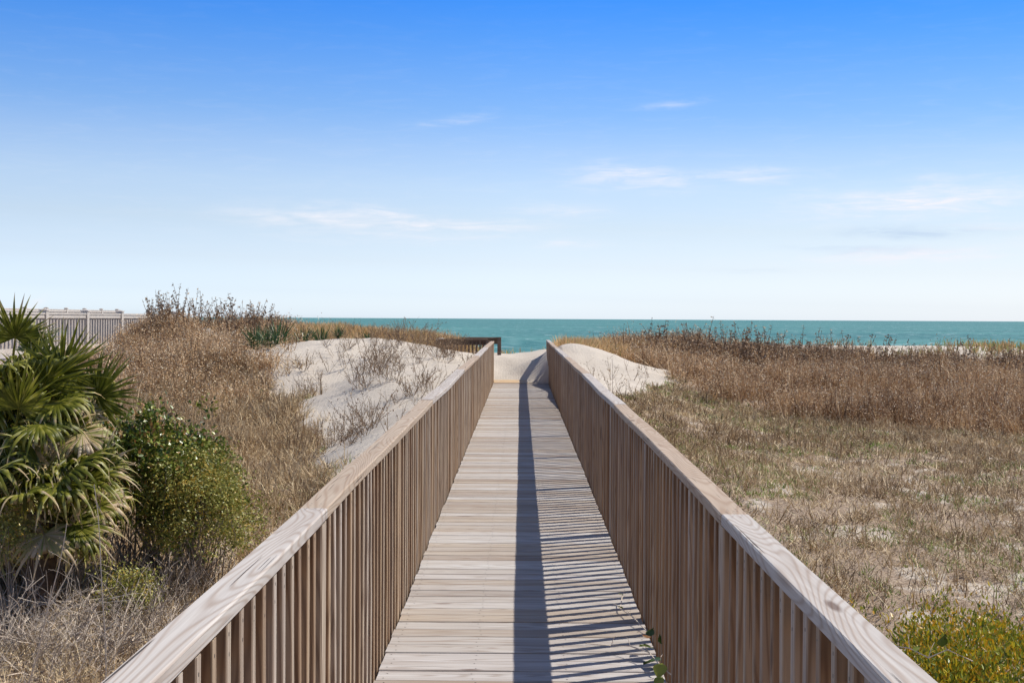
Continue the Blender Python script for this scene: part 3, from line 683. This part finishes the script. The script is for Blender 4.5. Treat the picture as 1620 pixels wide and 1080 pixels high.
# B and D: reddish brown scrub
def scrub(name, side, zi, ylo, yhi, npt, label, hmul, nfl, tmean):
    parts = []
    x, y = scatter(npt, ylo, yhi, side, lambda x, y: zones(x, y)[zi] * (0.15 + .85 * smooth(.36, .54, fbm(x * 1.5 + 5, y * 1.5 + 2))), 3.0)
    x, y, a = tuft_pts(x, y, 4, .07); n = len(x); z = H(x, y); hm = hmul * (0.55 + .9 * fbm(x * .9 + 11, y * .9))
    L = rng.uniform(.22, .52, n) * hm; le = rng.uniform(.02, 1.0, n)
    tt = np.clip(rng.normal(tmean, .22, n) + (fbm(x * .7 + 2, y * .7) - .5) * .7 + (vnoise(x * 5, y * 5) - .5) * .6, 0, .93); L *= (.5 + 1.0 * vnoise(x * 3.1 + 5, y * 3.1)) * (.75 + .5 * vnoise(x * .8 + 5, y * .8 + 2))
    parts.append(blades(np.c_[x, y, z - .02], L, a, le, rng.uniform(.004, .008, n), tt, rng.uniform(-1.0, 1.3, n)))
    k = rng.integers(0, n, nfl); u = rng.random(nfl) ** .7
    c = np.c_[x[k] + np.cos(a[k]) * np.sin(le[k] * 1.2) * L[k] * u, y[k] + np.sin(a[k]) * np.sin(le[k] * 1.2) * L[k] * u, z[k] + np.cos(le[k]) * L[k] * u] + rng.normal(size=(nfl, 3)) * .03
    tf = np.clip(rng.normal(0, .18, nfl) + tt[k] + .08, 0, .9); tf[rng.random(nfl) < .10] = 1.0
    parts.append(flecks(c, rng.uniform(.008, .02, nfl), tf))
    stuff(name, parts, M_scrub, label, 'scrub')
scrub('brown_scrub', 1, 1, 20, 39, 30000, 'dense reddish brown dead scrub covering the right ridge', 1.0, 330000, .45)
scrub('brown_scrub', -1, 3, 16, 37, 26000, 'grey brown dead scrub covering the left dune hill', .95, 190000, .5)

# C: golden beach grass
def beachgrass(side, npt, label):
    x, y = scatter(npt, 26, 37.5, side, lambda x, y: zones(x, y)[2] * (.25 + .75 * smooth(.4, .55, fbm(x * 1.6, y * 1.6))), 1.0)
    x, y, a = tuft_pts(x, y, 14, .06); n = len(x); L = rng.uniform(.12, .42, n) * (.6 + .7 * fbm(x * 1.2 + 4, y * 1.2)); tn = np.clip(rng.normal(.5, .2, n), 0, .8); g = rng.random(n) < .07; tn[g] = rng.uniform(.86, 1, g.sum())
    stuff('beach_grass', [blades(np.c_[x, y, H(x, y) - .01], L, a, rng.uniform(.03, .5, n), rng.uniform(.005, .009, n), tn, rng.uniform(0, .9, n))], M_gold, label, 'grass')
beachgrass(1, 12000, 'golden beach grass on the dune crest right of the boardwalk end')
beachgrass(-1, 14000, 'golden beach grass along the dune crest left of the boardwalk')
x = rng.uniform(-20, 32, 30000); y = rng.uniform(52, 69, 30000); k = rng.random(30000) < zones(x, y)[2]; x, y = x[k], y[k]
x, y, a = tuft_pts(x, y, 6, .1); n = len(x)
stuff('foredune_grass', [blades(np.c_[x, y, H(x, y)], rng.uniform(.2, .5, n), a, rng.uniform(0, .5, n), rng.uniform(.01, .02, n), np.where(rng.random(n) < .4, .92, rng.uniform(0, .5, n)), rng.uniform(0, .8, n))], M_gold, 'thin golden green grass on the farthest dune before the sea', 'grass')

# ---- dead weed plants and stalks: individual things
def tri_strip(P_, w0, w1, side, parts, t_):
    n = len(P_); V = []
    for i, p in enumerate(P_):
        w = w0 + (w1 - w0) * i / (n - 1); V += [p - side * w / 2, p + side * w / 2]
    T = []
    for i in range(n - 1): T += [(2 * i, 2 * i + 1, 2 * i + 3), (2 * i, 2 * i + 3, 2 * i + 2)]
    parts.append((np.array(V), np.array(T), np.full(len(V), t_)))

def stalk_mesh(seed, Ht, nst, leafy, spread=.25, branch=0, leafsz=(.018, .045), tone=(.1, .7), thick=.006, leaf_from=.25):
    r = np.random.default_rng(seed); parts = []
    def stem(p0, d, L, w, lv):
        n = 7; p = p0.copy(); pts = [p.copy()]; d = d / np.linalg.norm(d); bend = r.normal(size=3) * .22
        for i in range(n):
            d = d + bend / n + r.normal(size=3) * .07; d /= np.linalg.norm(d); p = p + d * L / n; pts.append(p.copy())
        tt = r.uniform(*tone)
        for s_ in (np.array([1., 0, 0]), np.array([0, 1., 0])): tri_strip(pts, w, w * .4, s_, parts, tt)
        m_ = int(leafy * L)
        if m_ > 0:
            u = r.uniform(leaf_from, 1, m_) * n; i = np.minimum(u.astype(int), n - 1); pa = np.array(pts)
            c = pa[i] + (pa[i + 1] - pa[i]) * (u - i)[:, None]
            a = r.normal(size=(m_, 3)); a[:, 2] -= .35; a /= np.linalg.norm(a, axis=1)[:, None]; s2 = r.uniform(*leafsz, m_)[:, None]
            b = np.cross(a, r.normal(size=(m_, 3))); b /= np.linalg.norm(b, axis=1)[:, None]
            V = np.stack([c, c + a * s2 * .5 + b * s2 * .28, c + a * s2 + b * s2 * .15, c + a * s2 * .5 - b * s2 * .22], 1)
            T = (np.array([[0, 1, 2], [0, 2, 3]])[None] + (np.arange(m_) * 4)[:, None, None]).reshape(-1, 3)
            parts.append((V.reshape(-1, 3), T, np.repeat(r.uniform(tone[0], min(1, tone[1] + .25), m_), 4)))
        if lv > 0:
            for _ in range(r.integers(2, 5)):
                k = r.integers(2, n); stem(pts[k], d * .6 + r.normal(size=3) * .55 + np.array([0, 0, .25]), L * r.uniform(.3, .55), w * .7, lv - 1)
    for i in range(nst):
        a = r.random() * 6.28; rr_ = r.uniform(0, .05)
        stem(np.array([cos(a) * rr_, sin(a) * rr_, -.03]), np.array([cos(a) * spread * r.uniform(.2, 1.3), sin(a) * spread * r.uniform(.2, 1.3), 1.0]), Ht * r.uniform(.6, 1.05), thick, branch)
    V, T, A = merge(parts); return np_mesh('weed', V, T, {'tint': A})

def place(proto_me, name, x, y, s, label, cat, group, m_, first):
    o = bpy.data.objects.new(name, proto_me); COL.objects.link(o)
    if not proto_me.materials: proto_me.materials.append(m_)
    o.location = (x, y, float(H(np.array([x]), np.array([y]))[0])); o.rotation_euler = (random.uniform(-.06, .06), random.uniform(-.06, .06), random.uniform(0, 6.28)); o.scale = (s, s, s)
    return tag(o, label, cat, group)

tall = [stalk_mesh(100 + i, .75, 2 + i % 3, 26, .28, 0, thick=.012, leafsz=(.025, .07), tone=(.2, .75)) for i in range(7)]
airy = [stalk_mesh(200 + i, .6, 4, 15, .8, 1, thick=.009, leafsz=(.015, .04), tone=(.35, .95)) for i in range(7)]
bushy = [stalk_mesh(300 + i, .42, 8, 30, 1.0, 1, thick=.008, leafsz=(.012, .035), tone=(.3, .9)) for i in range(5)]

random.seed(3)
def px_xy(px, d): return ((px - VPX) / F * d + CX, d)
# left hill crest
for i in range(88):
    px = random.uniform(236, 452); d = random.uniform(28.5, 31.5)
    x, y = px_xy(px, d); place(random.choice(tall), 'weed_stalk', x, y, random.uniform(.8, 1.5) * (1.0 if px < 440 else .8), 'tall dark dead weed stalk against the sky on the left dune hill', 'dead weed', 'dead weed stalks on the left hill crest', M_stalk, 0)
for i in range(52):
    px = random.uniform(450, 700); d = random.uniform(28, 31.5)
    x, y = px_xy(px, d); place(random.choice(tall + airy), 'weed_stalk', x, y, random.uniform(.45, .85), 'dead weed stalk before the sea in the golden grass left of the boardwalk', 'dead weed', 'dead weed stalks in the left crest grass', M_stalk, 0)
for i in range(9):
    x = random.uniform(-1.5, -.78); y = random.uniform(28.9, 29.7)
    place(random.choice(bushy), 'dead_weed', x, y, random.uniform(1.0, 1.5) * .8, 'curly brown dead weed growing against the dark box railing', 'dead weed', 'dead weeds at the box railing', M_stalk, 0)
# right ridge crest
for i in range(90):
    px = 1035 + 205 * random.random(); d = random.uniform(31, 35.5)
    x, y = px_xy(px, d); place(random.choice(tall), 'weed_stalk', x, y, random.uniform(1.0, 1.75), 'tall dark dead weed stalk on the right ridge near the golden grass', 'dead weed', 'tall dead stalks on the near end of the right ridge', M_stalk, 0)
for i in range(150):
    px = random.uniform(1230, 1700); d = random.uniform(31, 36)
    x, y = px_xy(px, d); place(random.choice(tall), 'weed_stalk', x, y, random.uniform(.85, 1.5), 'dark dead weed stalk on the far part of the right ridge', 'dead weed', 'dead stalks along the far right ridge', M_stalk, 0)
# weeds on the left sand dune
for i in range(160):
    for _ in range(60):
        x = random.uniform(-4.2, -.9); y = random.uniform(15, 28)
        if float(polydist(np.array([x]), np.array([y]), SAND_L)[0]) > .12 and (x < -1.25 or y > 25.5 or random.random() < .2) and vnoise(np.array([x * 1.3]), np.array([y * .9]))[0] > .42: break
    me = random.choice(airy + airy + airy + bushy)
    place(me, 'dead_weed', x, y, random.uniform(.5, 1.05), 'sparse dry brown weed casting a long shadow on the white left dune', 'dead weed', 'dead weeds on the left sand dune', M_stalk, 0)
# few weeds on the right sand
for (x, y, s) in ((1.75, 24.5, .9), (1.35, 23.6, .6), (2.3, 25.6, .9), (1.6, 22.2, .8), (1.25, 21.2, .7), (2.1, 22.9, .8), (2.9, 27.4, .8), (2.7, 26.3, .8), (1.05, 20.5, .6), (1.5, 20.6, .9), (2.0, 21.5, .8)):
    place(random.choice(airy), 'dead_weed', x, y, s, 'thin dry weed on the white sand right of the boardwalk', 'dead weed', 'dead weeds on the right sand patch', M_stalk, 0)

# ---- yucca rosettes
def yucca_mesh(seed, n=70, L=.5):
    r = np.random.default_rng(seed); a = r.random(n) * 6.28; le = r.uniform(.05, 1.35, n); b = np.c_[np.cos(a) * .03, np.sin(a) * .03, r.uniform(0, .12, n)]
    tn = np.clip(r.normal(.45, .2, n), 0, .84); tn[le > 1.15] = np.where(r.random((le > 1.15).sum()) < .4, 1, .5)
    V, T, A = blades(b, r.uniform(.6, 1, n) * L, a, le, np.full(n, .026), tn, r.uniform(-.1, .4, n), 4)
    return np_mesh('yucca', V, T, {'tint': A})
yy_ = [yucca_mesh(i, 95, .45) for i in range(3)]
for k, (px, d, s, lab) in enumerate([(405, 25.0, 1.15, 'large spiky green yucca leftmost beside the white dune'), (440, 25.6, 1.35, 'largest spiky green yucca at the left edge of the white dune'), (425, 24.2, 1.0, 'low spiky yucca below the largest yucca at the dune edge'),
        (478, 27.0, 1.1, 'small spiky yucca just behind the white dune rim'), (508, 27.4, 1.1, 'spiky yucca behind the dune rim right of the smallest one'), (535, 25.4, .62, 'small dark yucca standing alone on the white dune slope'),
        (582, 26.6, .5, 'tiny dark yucca near the top of the white dune')]):
    x, y = px_xy(px, d); place(yy_[k % 3], 'yucca', x, y, s, lab, 'yucca', 'yuccas around the left dune', M_yucca, 0)

# ---- fan palms
def frond_mesh(r, Rl, droop, nl=34, fan=2.3, dry=0.15, pet=.5, hang=0.0):
    """fan leaf: petiole along +Y from origin-pet to origin, leaflets radiate from the origin in the XY plane, upper face +Z"""
    parts = []
    for j in range(nl):
        th = -fan + 2 * fan * j / (nl - 1) + r.normal() * .03
        L = Rl * (0.72 + 0.28 * cos(th * .6)) * r.uniform(.86, 1.06); ns = 8; w = L * .073
        d = np.array([sin(th), cos(th), 0.0]); side = np.array([cos(th), -sin(th), 0.0]); up = np.array([0, 0, 1.0])
        # costal arch, then tips that bend down after the leaflets split
        p = np.zeros(3); e = .18 * cos(th) ; V = []; A = []
        bend = droop * r.uniform(.3, 1.5); broken = r.random() < .3 * (1 + dry); bk = r.uniform(.45, .75)
        jit = r.normal() * .10
        for i in range(ns + 1):
            u = i / ns
            ang = e - bend * max(0, u - .35) ** 1.3 * 2.2 - (1.6 * (u > bk) if broken else 0)
            dd = d * cos(ang) + up * sin(ang) + side * jit * max(0, u - .4)
            if i: p = p + dd * L / ns
            ww = w * (0.25 + 1.6 * u if u < .42 else (0.92) * (1 - ((u - .42) / .58) ** 1.1)) + .0012
            fold = .42 * ww
            V += [p - side * ww * .5 - up * fold * .5, p + up * fold * .3, p + side * ww * .5 - up * fold * .5]
            tip = np.clip((u - (1 - dry * r.uniform(.3, 1.8))) * 6, 0, 1)
            g = np.clip(.33 + .20 * r.normal(), 0, .68); A += [g * (1 - tip) + tip * r.uniform(.75, 1)] * 3
        T = []
        for i in range(ns):
            for q in (0, 1): a0 = 3 * i + q; T += [(a0, a0 + 1, a0 + 4), (a0, a0 + 4, a0 + 3)]
        A = np.array(A)
        if hang: A = np.clip(.82 + .12 * r.normal() + 0 * A, .7, 1)
        parts.append((np.array(V), np.array(T), A))
    # petiole
    mb = MB(); pts = [(0, -pet, -.04 - pet * .25), (0, -pet * .5, -.01 - pet * .07), (0, 0.02, 0)]; mb.tube(pts, [.013, .010, .006], 5)
    V = np.array(mb.v); T = []
    for f_ in mb.f:
        for q in range(1, len(f_) - 1): T.append((f_[0], f_[q], f_[q + 1]))
    parts.append((V, np.array(T), np.full(len(V), .95 if hang else .6)))
    return merge(parts)

def add_frond(parent, hub, direction, normal, Rl, droop, dry=.15, pet=.4, hang=0, fan=2.3, seed=0):
    r = np.random.default_rng(seed); V, T, A = frond_mesh(r, Rl, droop, 38, fan, dry, pet, hang)
    yv = Vector(direction).normalized(); zv = Vector(normal); zv = (zv - yv * zv.dot(yv)).normalized(); xv = yv.cross(zv)
    M = np.array([[xv.x, yv.x, zv.x], [xv.y, yv.y, zv.y], [xv.z, yv.z, zv.z]])
    V = V @ M.T + np.array(hub)
    # gravity droop of the outer parts
    dist = np.linalg.norm(V - np.array(hub), axis=1); V[:, 2] -= .16 * droop * np.clip(dist - .25, 0, 1) ** 1.5
    o = link('dead_frond' if hang else 'frond', np_mesh('frond', V, T, {'tint': A}), parent, M_palm)
    if hang: o['label'] = 'dry tan hanging frond'
    return o

def palm(cx, cy, cz, gz, label, explicit, nrand, seed, Rl=.5, topel=.7):
    o = tag(empty('fan_palm', (cx, cy, gz)), label, 'palm', 'fan palms on the left')
    mb = MB(); rr_ = random.Random(seed)
    zs = np.linspace(gz - .15, cz - .05, 8); mb.tube([(cx + .02 * sin(z * 5), cy, z) for z in zs], [.11, .115, .11, .12, .115, .12, .11, .07], 12)
    for k in range(26):
        z = rr_.uniform(gz + .1, cz - .1); a = rr_.random() * 6.28
        mb.tube([(cx + .10 * cos(a), cy + .10 * sin(a), z), (cx + .17 * cos(a), cy + .17 * sin(a), z + .12)], [.02, .008], 4)
    mb.build('trunk', M_old, o)
    k = 0
    for (px, py, dd, dx, dy, dz, nx, ny, nz, rl, dr, dry, hg) in explicit:
        add_frond(o, P(px, py, dd), (dx, dy, dz), (nx, ny, nz), rl, dr, dry, .28, hg, 2.1, seed * 100 + k); k += 1
    for i in range(nrand):
        a = rr_.random() * 6.28; el = rr_.uniform(-.85, topel); hang = el < -.25
        d = Vector((cos(a) * cos(el), sin(a) * cos(el), sin(el)))
        pr = rr_.uniform(.22, .45); hub = Vector((cx, cy, cz)) + d * pr
        nrm = Vector((-cos(a) * sin(el), -sin(a) * sin(el), cos(el))) if not hang else Vector((cos(a), sin(a), .4))
        add_frond(o, hub, d, nrm + Vector((rr_.uniform(-.4, .4), rr_.uniform(-.4, .4), 0)), Rl * rr_.uniform(.8, 1.05), rr_.uniform(.7, 1.6) if el > .2 else rr_.uniform(1.3, 2.2), rr_.uniform(.05, .4), pr, int(hang and rr_.random() < .8), 2.1, seed * 100 + 50 + i)
    return o
x, y, z = P(10, 650, 9.6)
palm(x, y, z, -.65, 'tall fan palm at the left edge with broad green fronds', [
    # px, py, depth, dir xyz, normal xyz, radius, droop, dry, hanging
    (96, 592, 9.2, .25, -.1, .95, .2, -.9, .3, .44, .3, .18, 0),
    (152, 632, 9.3, .75, -.1, .5, .2, -.8, .55, .44, .35, .2, 0),
    (28, 650, 8.9, .35, -.3, .9, .1, -.9, .3, .42, .3, .10, 0),
    (22, 538, 9.6, .2, -.2, .9, .3, -.9, .3, .36, .5, .3, 0),
    (40, 560, 9.7, .8, .1, .5, 0, -.6, .8, .36, .6, .3, 0),
    (90, 640, 9.0, .8, -.3, -.1, .1, -.5, .9, .44, 1.9, .35, 0),
    (60, 675, 8.8, .6, -.5, -.3, .3, -.5, .8, .46, 2.2, .3, 0),
    (120, 650, 9.2, .7, -.2, -.4, .4, -.6, .7, .36, 2.0, .9, 0),
    (-10, 600, 9.0, .4, -.5, .2, .2, -.6, .8, .48, 1.8, .2, 0),
    (70, 610, 9.1, .5, -.2, .8, .2, -.9, .3, .42, .5, .25, 0),
    (110, 625, 9.4, .9, 0, .2, .1, -.6, .8, .42, 1.2, .4, 0),
    (60, 595, 9.5, .7, 0, .6, .1, -.8, .5, .40, .5, .3, 0),
    (130, 690, 9.0, .6, -.3, -.5, .3, -.7, .6, .40, 2.0, .9, 1)], 38, 3)
x, y, z = P(70, 800, 9.2)
palm(x, y, z, -.68, 'low fan palm in front with drooping tan tipped fronds', [
    (105, 755, 8.7, .7, -.4, .3, .1, -.5, .9, .50, 1.7, .3, 0),
    (130, 765, 8.8, .9, -.3, .1, .0, -.5, .9, .50, 1.5, .35, 0),
    (158, 738, 8.9, .75, .1, .35, -.2, -.9, .35, .30, .3, .5, 0),
    (95, 770, 8.6, .2, -.8, -.3, .1, -.6, .8, .50, 2.0, .3, 0),
    (60, 740, 8.8, -.2, -.6, .4, .1, -.7, .7, .46, 1.8, .2, 0),
    (120, 835, 8.7, .7, -.3, -.5, .3, -.7, .6, .42, 1.6, .5, 0),
    (70, 850, 8.6, .5, -.5, -.6, .3, -.7, .6, .42, 1.6, .6, 1),
    (10, 830, 8.7, .2, -.5, -.5, .1, -.8, .6, .45, 1.8, .6, 1),
    (40, 790, 8.5, .3, -.8, .1, .1, -.5, .8, .45, 1.9, .4, 0), (150, 800, 8.9, .8, -.2, -.3, .2, -.6, .8, .42, 1.6, .6, 0), (100, 700, 9.1, .6, -.1, .6, .1, -.8, .6, .42, 1.2, .4, 0)], 34, 4, .46)
x, y, z = P(-60, 760, 9.0)
palm(x, y, z, -.68, 'fan palm mostly cut off by the left edge of the picture', [(-10, 760, 8.6, .5, -.6, .2, .1, -.6, .8, .5, 1.7, .3, 0)], 14, 5, .48)

# ---- shrubs
def shrub(name, c, rad, nleaf, lsz, m_, label, tfun, seed, aspect=.5, upright=0.0, ntw=60, gz=-.6, inner=.45, clump=1.0, base=None, cat='shrub'):
    r = np.random.default_rng(seed); c = np.array(c); rad = np.array(rad)
    root = tag(empty(name, (c[0], c[1], gz)), label, cat)
    # clumps of leaves near the surface of a lumpy ellipsoid
    nc = max(30, nleaf // 45); dv = r.normal(size=(nc, 3)); dv /= np.linalg.norm(dv, axis=1)[:, None]; dv[:, 2] = np.where(dv[:, 2] < -.5, -dv[:, 2], dv[:, 2])
    lump = 1 + .24 * np.sin(dv[:, 0] * 5 + seed) * np.cos(dv[:, 1] * 4 + 1) + .16 * np.sin(dv[:, 2] * 7 + dv[:, 0] * 9); lump = lump * np.where(r.random(nc) < .08, r.uniform(1.05, 1.3, nc), 1)
    q = r.uniform(inner, 1.0, nc) ** .6 * lump; cc = c + dv * rad * q[:, None]
    k = r.integers(0, nc, nleaf); pos = cc[k] + r.normal(size=(nleaf, 3)) * (.055 * clump)
    n = nleaf; a = r.normal(size=(n, 3)) * (1 - upright * .6) + np.array([0, 0, 1.4]) * upright; a /= np.linalg.norm(a, axis=1)[:, None]
    b = np.cross(a, r.normal(size=(n, 3))); b /= np.linalg.norm(b, axis=1)[:, None]; nn = np.cross(a, b)
    s = (r.uniform(.7, 1.25, n) * lsz)[:, None]
    V = np.stack([pos, pos + a * s * .4 + b * s * aspect * .5 + nn * s * .08, pos + a * s, pos + a * s * .4 - b * s * aspect * .5 + nn * s * .08, pos + a * s * .5], 1)
    T = (np.array([[0, 1, 4], [1, 2, 4], [0, 4, 3], [4, 2, 3]])[None] + (np.arange(n) * 5)[:, None, None]).reshape(-1, 3)
    tn = np.clip(tfun(r, pos, (pos - c) / rad, k), 0, 1)
    link('foliage', np_mesh('foliage', V.reshape(-1, 3), T, {'tint': np.repeat(tn, 5)}), root, m_)
    mb = MB()
    for i in range(ntw):
        e = cc[r.integers(0, nc)]; b0 = np.array([c[0] + r.normal() * rad[0] * .25, c[1] + r.normal() * rad[1] * .25, gz - .03]); mid = (b0 + e) / 2 + r.normal(size=3) * .06
        mb.tube([b0, mid, e], [.008, .005, .002], 4)
    me = mb.mesh('branches'); at = me.attributes.new('tint', 'FLOAT', 'POINT'); at.data.foreach_set('value', r.random(len(me.vertices)).astype(np.float32) * .5)
    link('branches', me, root, M_twig)
    return root
def t_dark(r, p, q, k):
    t_ = r.normal(.46, .25, len(p)) + (k % 6 == 0) * .25; t_[r.random(len(p)) < .08] = .97; return t_
def t_olive(r, p, q, k): return r.normal(.58, .24, len(p)) + (k % 9 == 0) * .35
def t_yel(r, p, q, k):
    t_ = r.normal(.54, .22, len(p)) + q[:, 2] * .12; t_[r.random(len(p)) < .15] = r.uniform(.85, 1); return t_
x, y, z = P(232, 782, 10.3)
shrub('glossy_shrub', (x, y, z + .02), (.68, .55, .54), 19000, .042, M_dark, 'glossy dark green leafy shrub right of the palms', t_dark, 21, .6, .1, 70, -.62)
x, y, z = P(312, 830, 10.0)
shrub('olive_shrub', (x, y, z + .03), (.46, .48, .50), 17000, .028, M_olive, 'olive small leaved shrub in front of the glossy shrub', t_olive, 22, .5, .1, 60, -.64, clump=.9)
x, y, z = P(205, 940, 9.0)
shrub('small_shrub', (x, y, z), (.22, .2, .16), 1600, .028, M_olive, 'small yellowish sprig shrub low below the palms', t_olive, 23, .5, .1, 20, -.66)
x, y, z = P(10, 860, 8.6)
shrub('edge_shrub', (x, y, z), (.25, .25, .22), 2600, .024, M_olive, 'olive sprig at the left edge under the palm', t_olive, 24, .5, .1, 20, -.66)
shrub('yellow_green_shrub', (2.68, 5.6, -.34), (1.42, .85, .40), 80000, .030, M_yel, 'low dense yellow green shrub right of the railing', t_yel, 25, .34, .75, 120, -.62, .72, .8)

# ---- twig tangles below the palms
def twig_mesh(seed, n, L0, spread=1.0, up=.7, size=.5, thick=.005):
    r = np.random.default_rng(seed); parts = []
    def tw(p, d, L, w, lv):
        n_ = 6; pts = [p.copy()]; d = d / np.linalg.norm(d); bend = r.normal(size=3) * .5
        for i in range(n_): d = d + bend / n_ + r.normal(size=3) * .12; d /= np.linalg.norm(d); p = p + d * L / n_; pts.append(p.copy())
        tt = r.uniform(.2, 1)
        for s_ in (np.array([1., 0, 0]), np.array([0, .7, .7])): tri_strip(pts, w, w * .5, s_, parts, tt)
        if lv:
            for _ in range(r.integers(1, 4)): tw(pts[r.integers(1, n_)], d + r.normal(size=3) * .6, L * r.uniform(.4, .7), w * .7, lv - 1)
    for i in range(n):
        tw(np.array([r.normal() * size, r.normal() * size * .7, -.02]), np.array([r.normal() * spread, r.normal() * spread, up]), L0 * r.uniform(.5, 1.1), thick * r.uniform(1, 2), 2)
    V, T, A = merge(parts); return np_mesh('twigs', V, T, {'tint': A})
for k, (px, d, n, L, s) in enumerate([(20, 8.2, 40, .42, .22), (90, 8.0, 45, .40, .2), (160, 8.2, 45, .40, .2), (225, 8.6, 45, .36, .2), (60, 7.4, 40, .3, .25), (180, 9.4, 45, .5, .25), (290, 9.3, 50, .36, .2), (345, 9.8, 40, .36, .15), (260, 8.2, 30, .25, .2)]):
    x, y = px_xy(px, d); labs = ['bare grey twig tangle under the palm at the left edge', 'bare grey twigs below the low palm', 'bare grey twigs left of the small sprig shrub', 'bare grey twigs right of the small sprig shrub', 'low straggly twigs at the bottom left corner',
        'tall bare twigs in the dark gap between palm and shrub', 'bare twigs at the foot of the olive shrub', 'bare pale twigs at the right foot of the olive shrub', 'short tan twigs nearest the left railing']
    place(twig_mesh(400 + k, int(n * 1.8), L * 1.35, 1.0, .55, s * 1.3), 'dead_bush', x, y, 1.0, labs[k], 'dead bush', 'bare twig tangles below the palms', M_twig, 0)

# ---- long single straws
def straw(p, q, w, label, name='dry_stalk', sag=.02):
    mb = MB(); p = Vector(p); q = Vector(q); pts = [p.lerp(q, u) + Vector((sag * sin(pi * u) + .006 * sin(9 * u), 0, 0)) for u in np.linspace(0, 1, 9)]
    mb.tube(pts, [w * (1 - .6 * u) for u in np.linspace(0, 1, 9)], 5); me = mb.mesh(name)
    at = me.attributes.new('tint', 'FLOAT', 'POINT'); at.data.foreach_set('value', np.full(len(me.vertices), .9, np.float32))
    tag(link(name, me, None, M_twig), label, 'dry stalk', 'long bare straw stalks')
straw(P(38, 1110, 7.0), P(105, 832, 6.8), .0048, 'long pale leaning straw stalk in front of the palms')
straw(P(168, 1110, 6.6), P(148, 770, 6.5), .0042, 'long grey straw stalk upright in front of the palms')
straw(P(1520, 750, 14), P(1536, 830, 13.8), .005, 'pale bare straw leaning in the right field near its right side')
straw(P(1488, 850, 11.5), P(1474, 795, 11.6), .004, 'short pale straw in the right field')
straw(P(1586, 1010, 7.2), P(1584, 945, 7.2), .0045, 'dark bare stem standing above the yellow green shrub')
straw(P(1574, 845, 11), P(1545, 790, 11), .004, 'thin straw leaning left in the right field')
straw(P(968, 632, 21), P(968, 566, 21), .006, 'tall thin dry stalk on the right sand')

# ---- vines
def vine(name, pts, leaves, label, gm_=M_dark, stem_t=.9):
    root = tag(empty(name, pts[0]), label, 'vine'); mb = MB()
    mb.tube(pts, [.0028] * len(pts), 5)
    rr_ = random.Random(len(pts))
    for p in pts[1:-1]:
        a = Vector(p); b = a + Vector((rr_.uniform(-.06, .04), rr_.uniform(-.06, .06), rr_.uniform(.01, .06))); mb.tube([a, (a + b) / 2 + Vector((0, 0, .01)), b], [.0018, .0014, .001], 4)
    me = mb.mesh('stem'); at = me.attributes.new('tint', 'FLOAT', 'POINT'); at.data.foreach_set('value', np.full(len(me.vertices), stem_t, np.float32)); link('stem', me, root, M_twig)
    for (p, sz, az, tilt, tt) in leaves:
        V = []; n = 10; w = [0, .62, .92, 1, .94, .8, .62, .42, .22, 0.08, 0]
        for i in range(n + 1):
            u = i / n; V += [(-w[i] * .42 * sz, u * sz, .10 * sz * w[i]), (0, u * sz, -.15 * sz * u * u), (w[i] * .42 * sz, u * sz, .10 * sz * w[i])]
        T = []
        for i in range(n):
            for q in (0, 1): a0 = 3 * i + q; T += [(a0, a0 + 1, a0 + 4), (a0, a0 + 4, a0 + 3)]
        Mx = np.array(Matrix.Rotation(az, 3, 'Z') @ Matrix.Rotation(tilt, 3, 'X'))
        V = np.array(V) @ Mx.T + np.array(p)
        link('leaf', np_mesh('leaf', V, T, {'tint': np.full(len(V), tt)}, smooth=True), root, gm_)
zz = float(deck_z(5.6))
vine('greenbrier_vine', [(.66, 5.30, zz + .02), (.60, 5.42, zz + .05), (.57, 5.58, zz + .06), (.50, 5.72, zz + .05), (.42, 5.80, zz + .03), (.30, 5.82, zz + .035)],
     [((.60, 5.68, zz + .05), .07, 1.9, .35, .35), ((.585, 5.78, zz + .07), .05, 2.6, .6, 1.0), ((.60, 5.85, zz + .06), .055, -.6, .7, .15), ((.62, 5.52, zz + .04), .085, 1.2, -.2, .1), ((.61, 5.40, zz + .06), .08, 2.6, -1.0, .75), ((.60, 5.30, zz + .03), .07, 2.2, -.9, .6), ((.635, 5.6, zz + .09), .05, .4, .9, .3)],
     'leafy green vine creeping through the right railing onto the deck')
vine('thin_vine', [(.62, 6.1, zz + .02), (.56, 6.35, zz + .04), (.52, 6.55, zz + .03), (.55, 6.75, zz + .06)],
     [((.55, 6.73, zz + .06), .03, 2., .4, .7), ((.53, 6.5, zz + .04), .03, 1., .4, .8)],
     'thin twining vine along the right edge of the deck')
vine('broad_leaf_vine', [P(1400, 1015, 5.2), P(1440, 1020, 5.15), P(1470, 1035, 5.1), P(1500, 1022, 5.1), P(1540, 1040, 5.0)],
     [(P(1432, 1012, 5.1), .065, 1.6, .9, .3), (P(1492, 1018, 5.0), .06, -2.9, 1.3, .12), (P(1470, 1072, 4.75), .055, 1.2, 1.0, .35), (P(1448, 1025, 5.05), .04, -1.2, .6, .7)],
     'broad round leaves of a vine over the yellow green shrub')
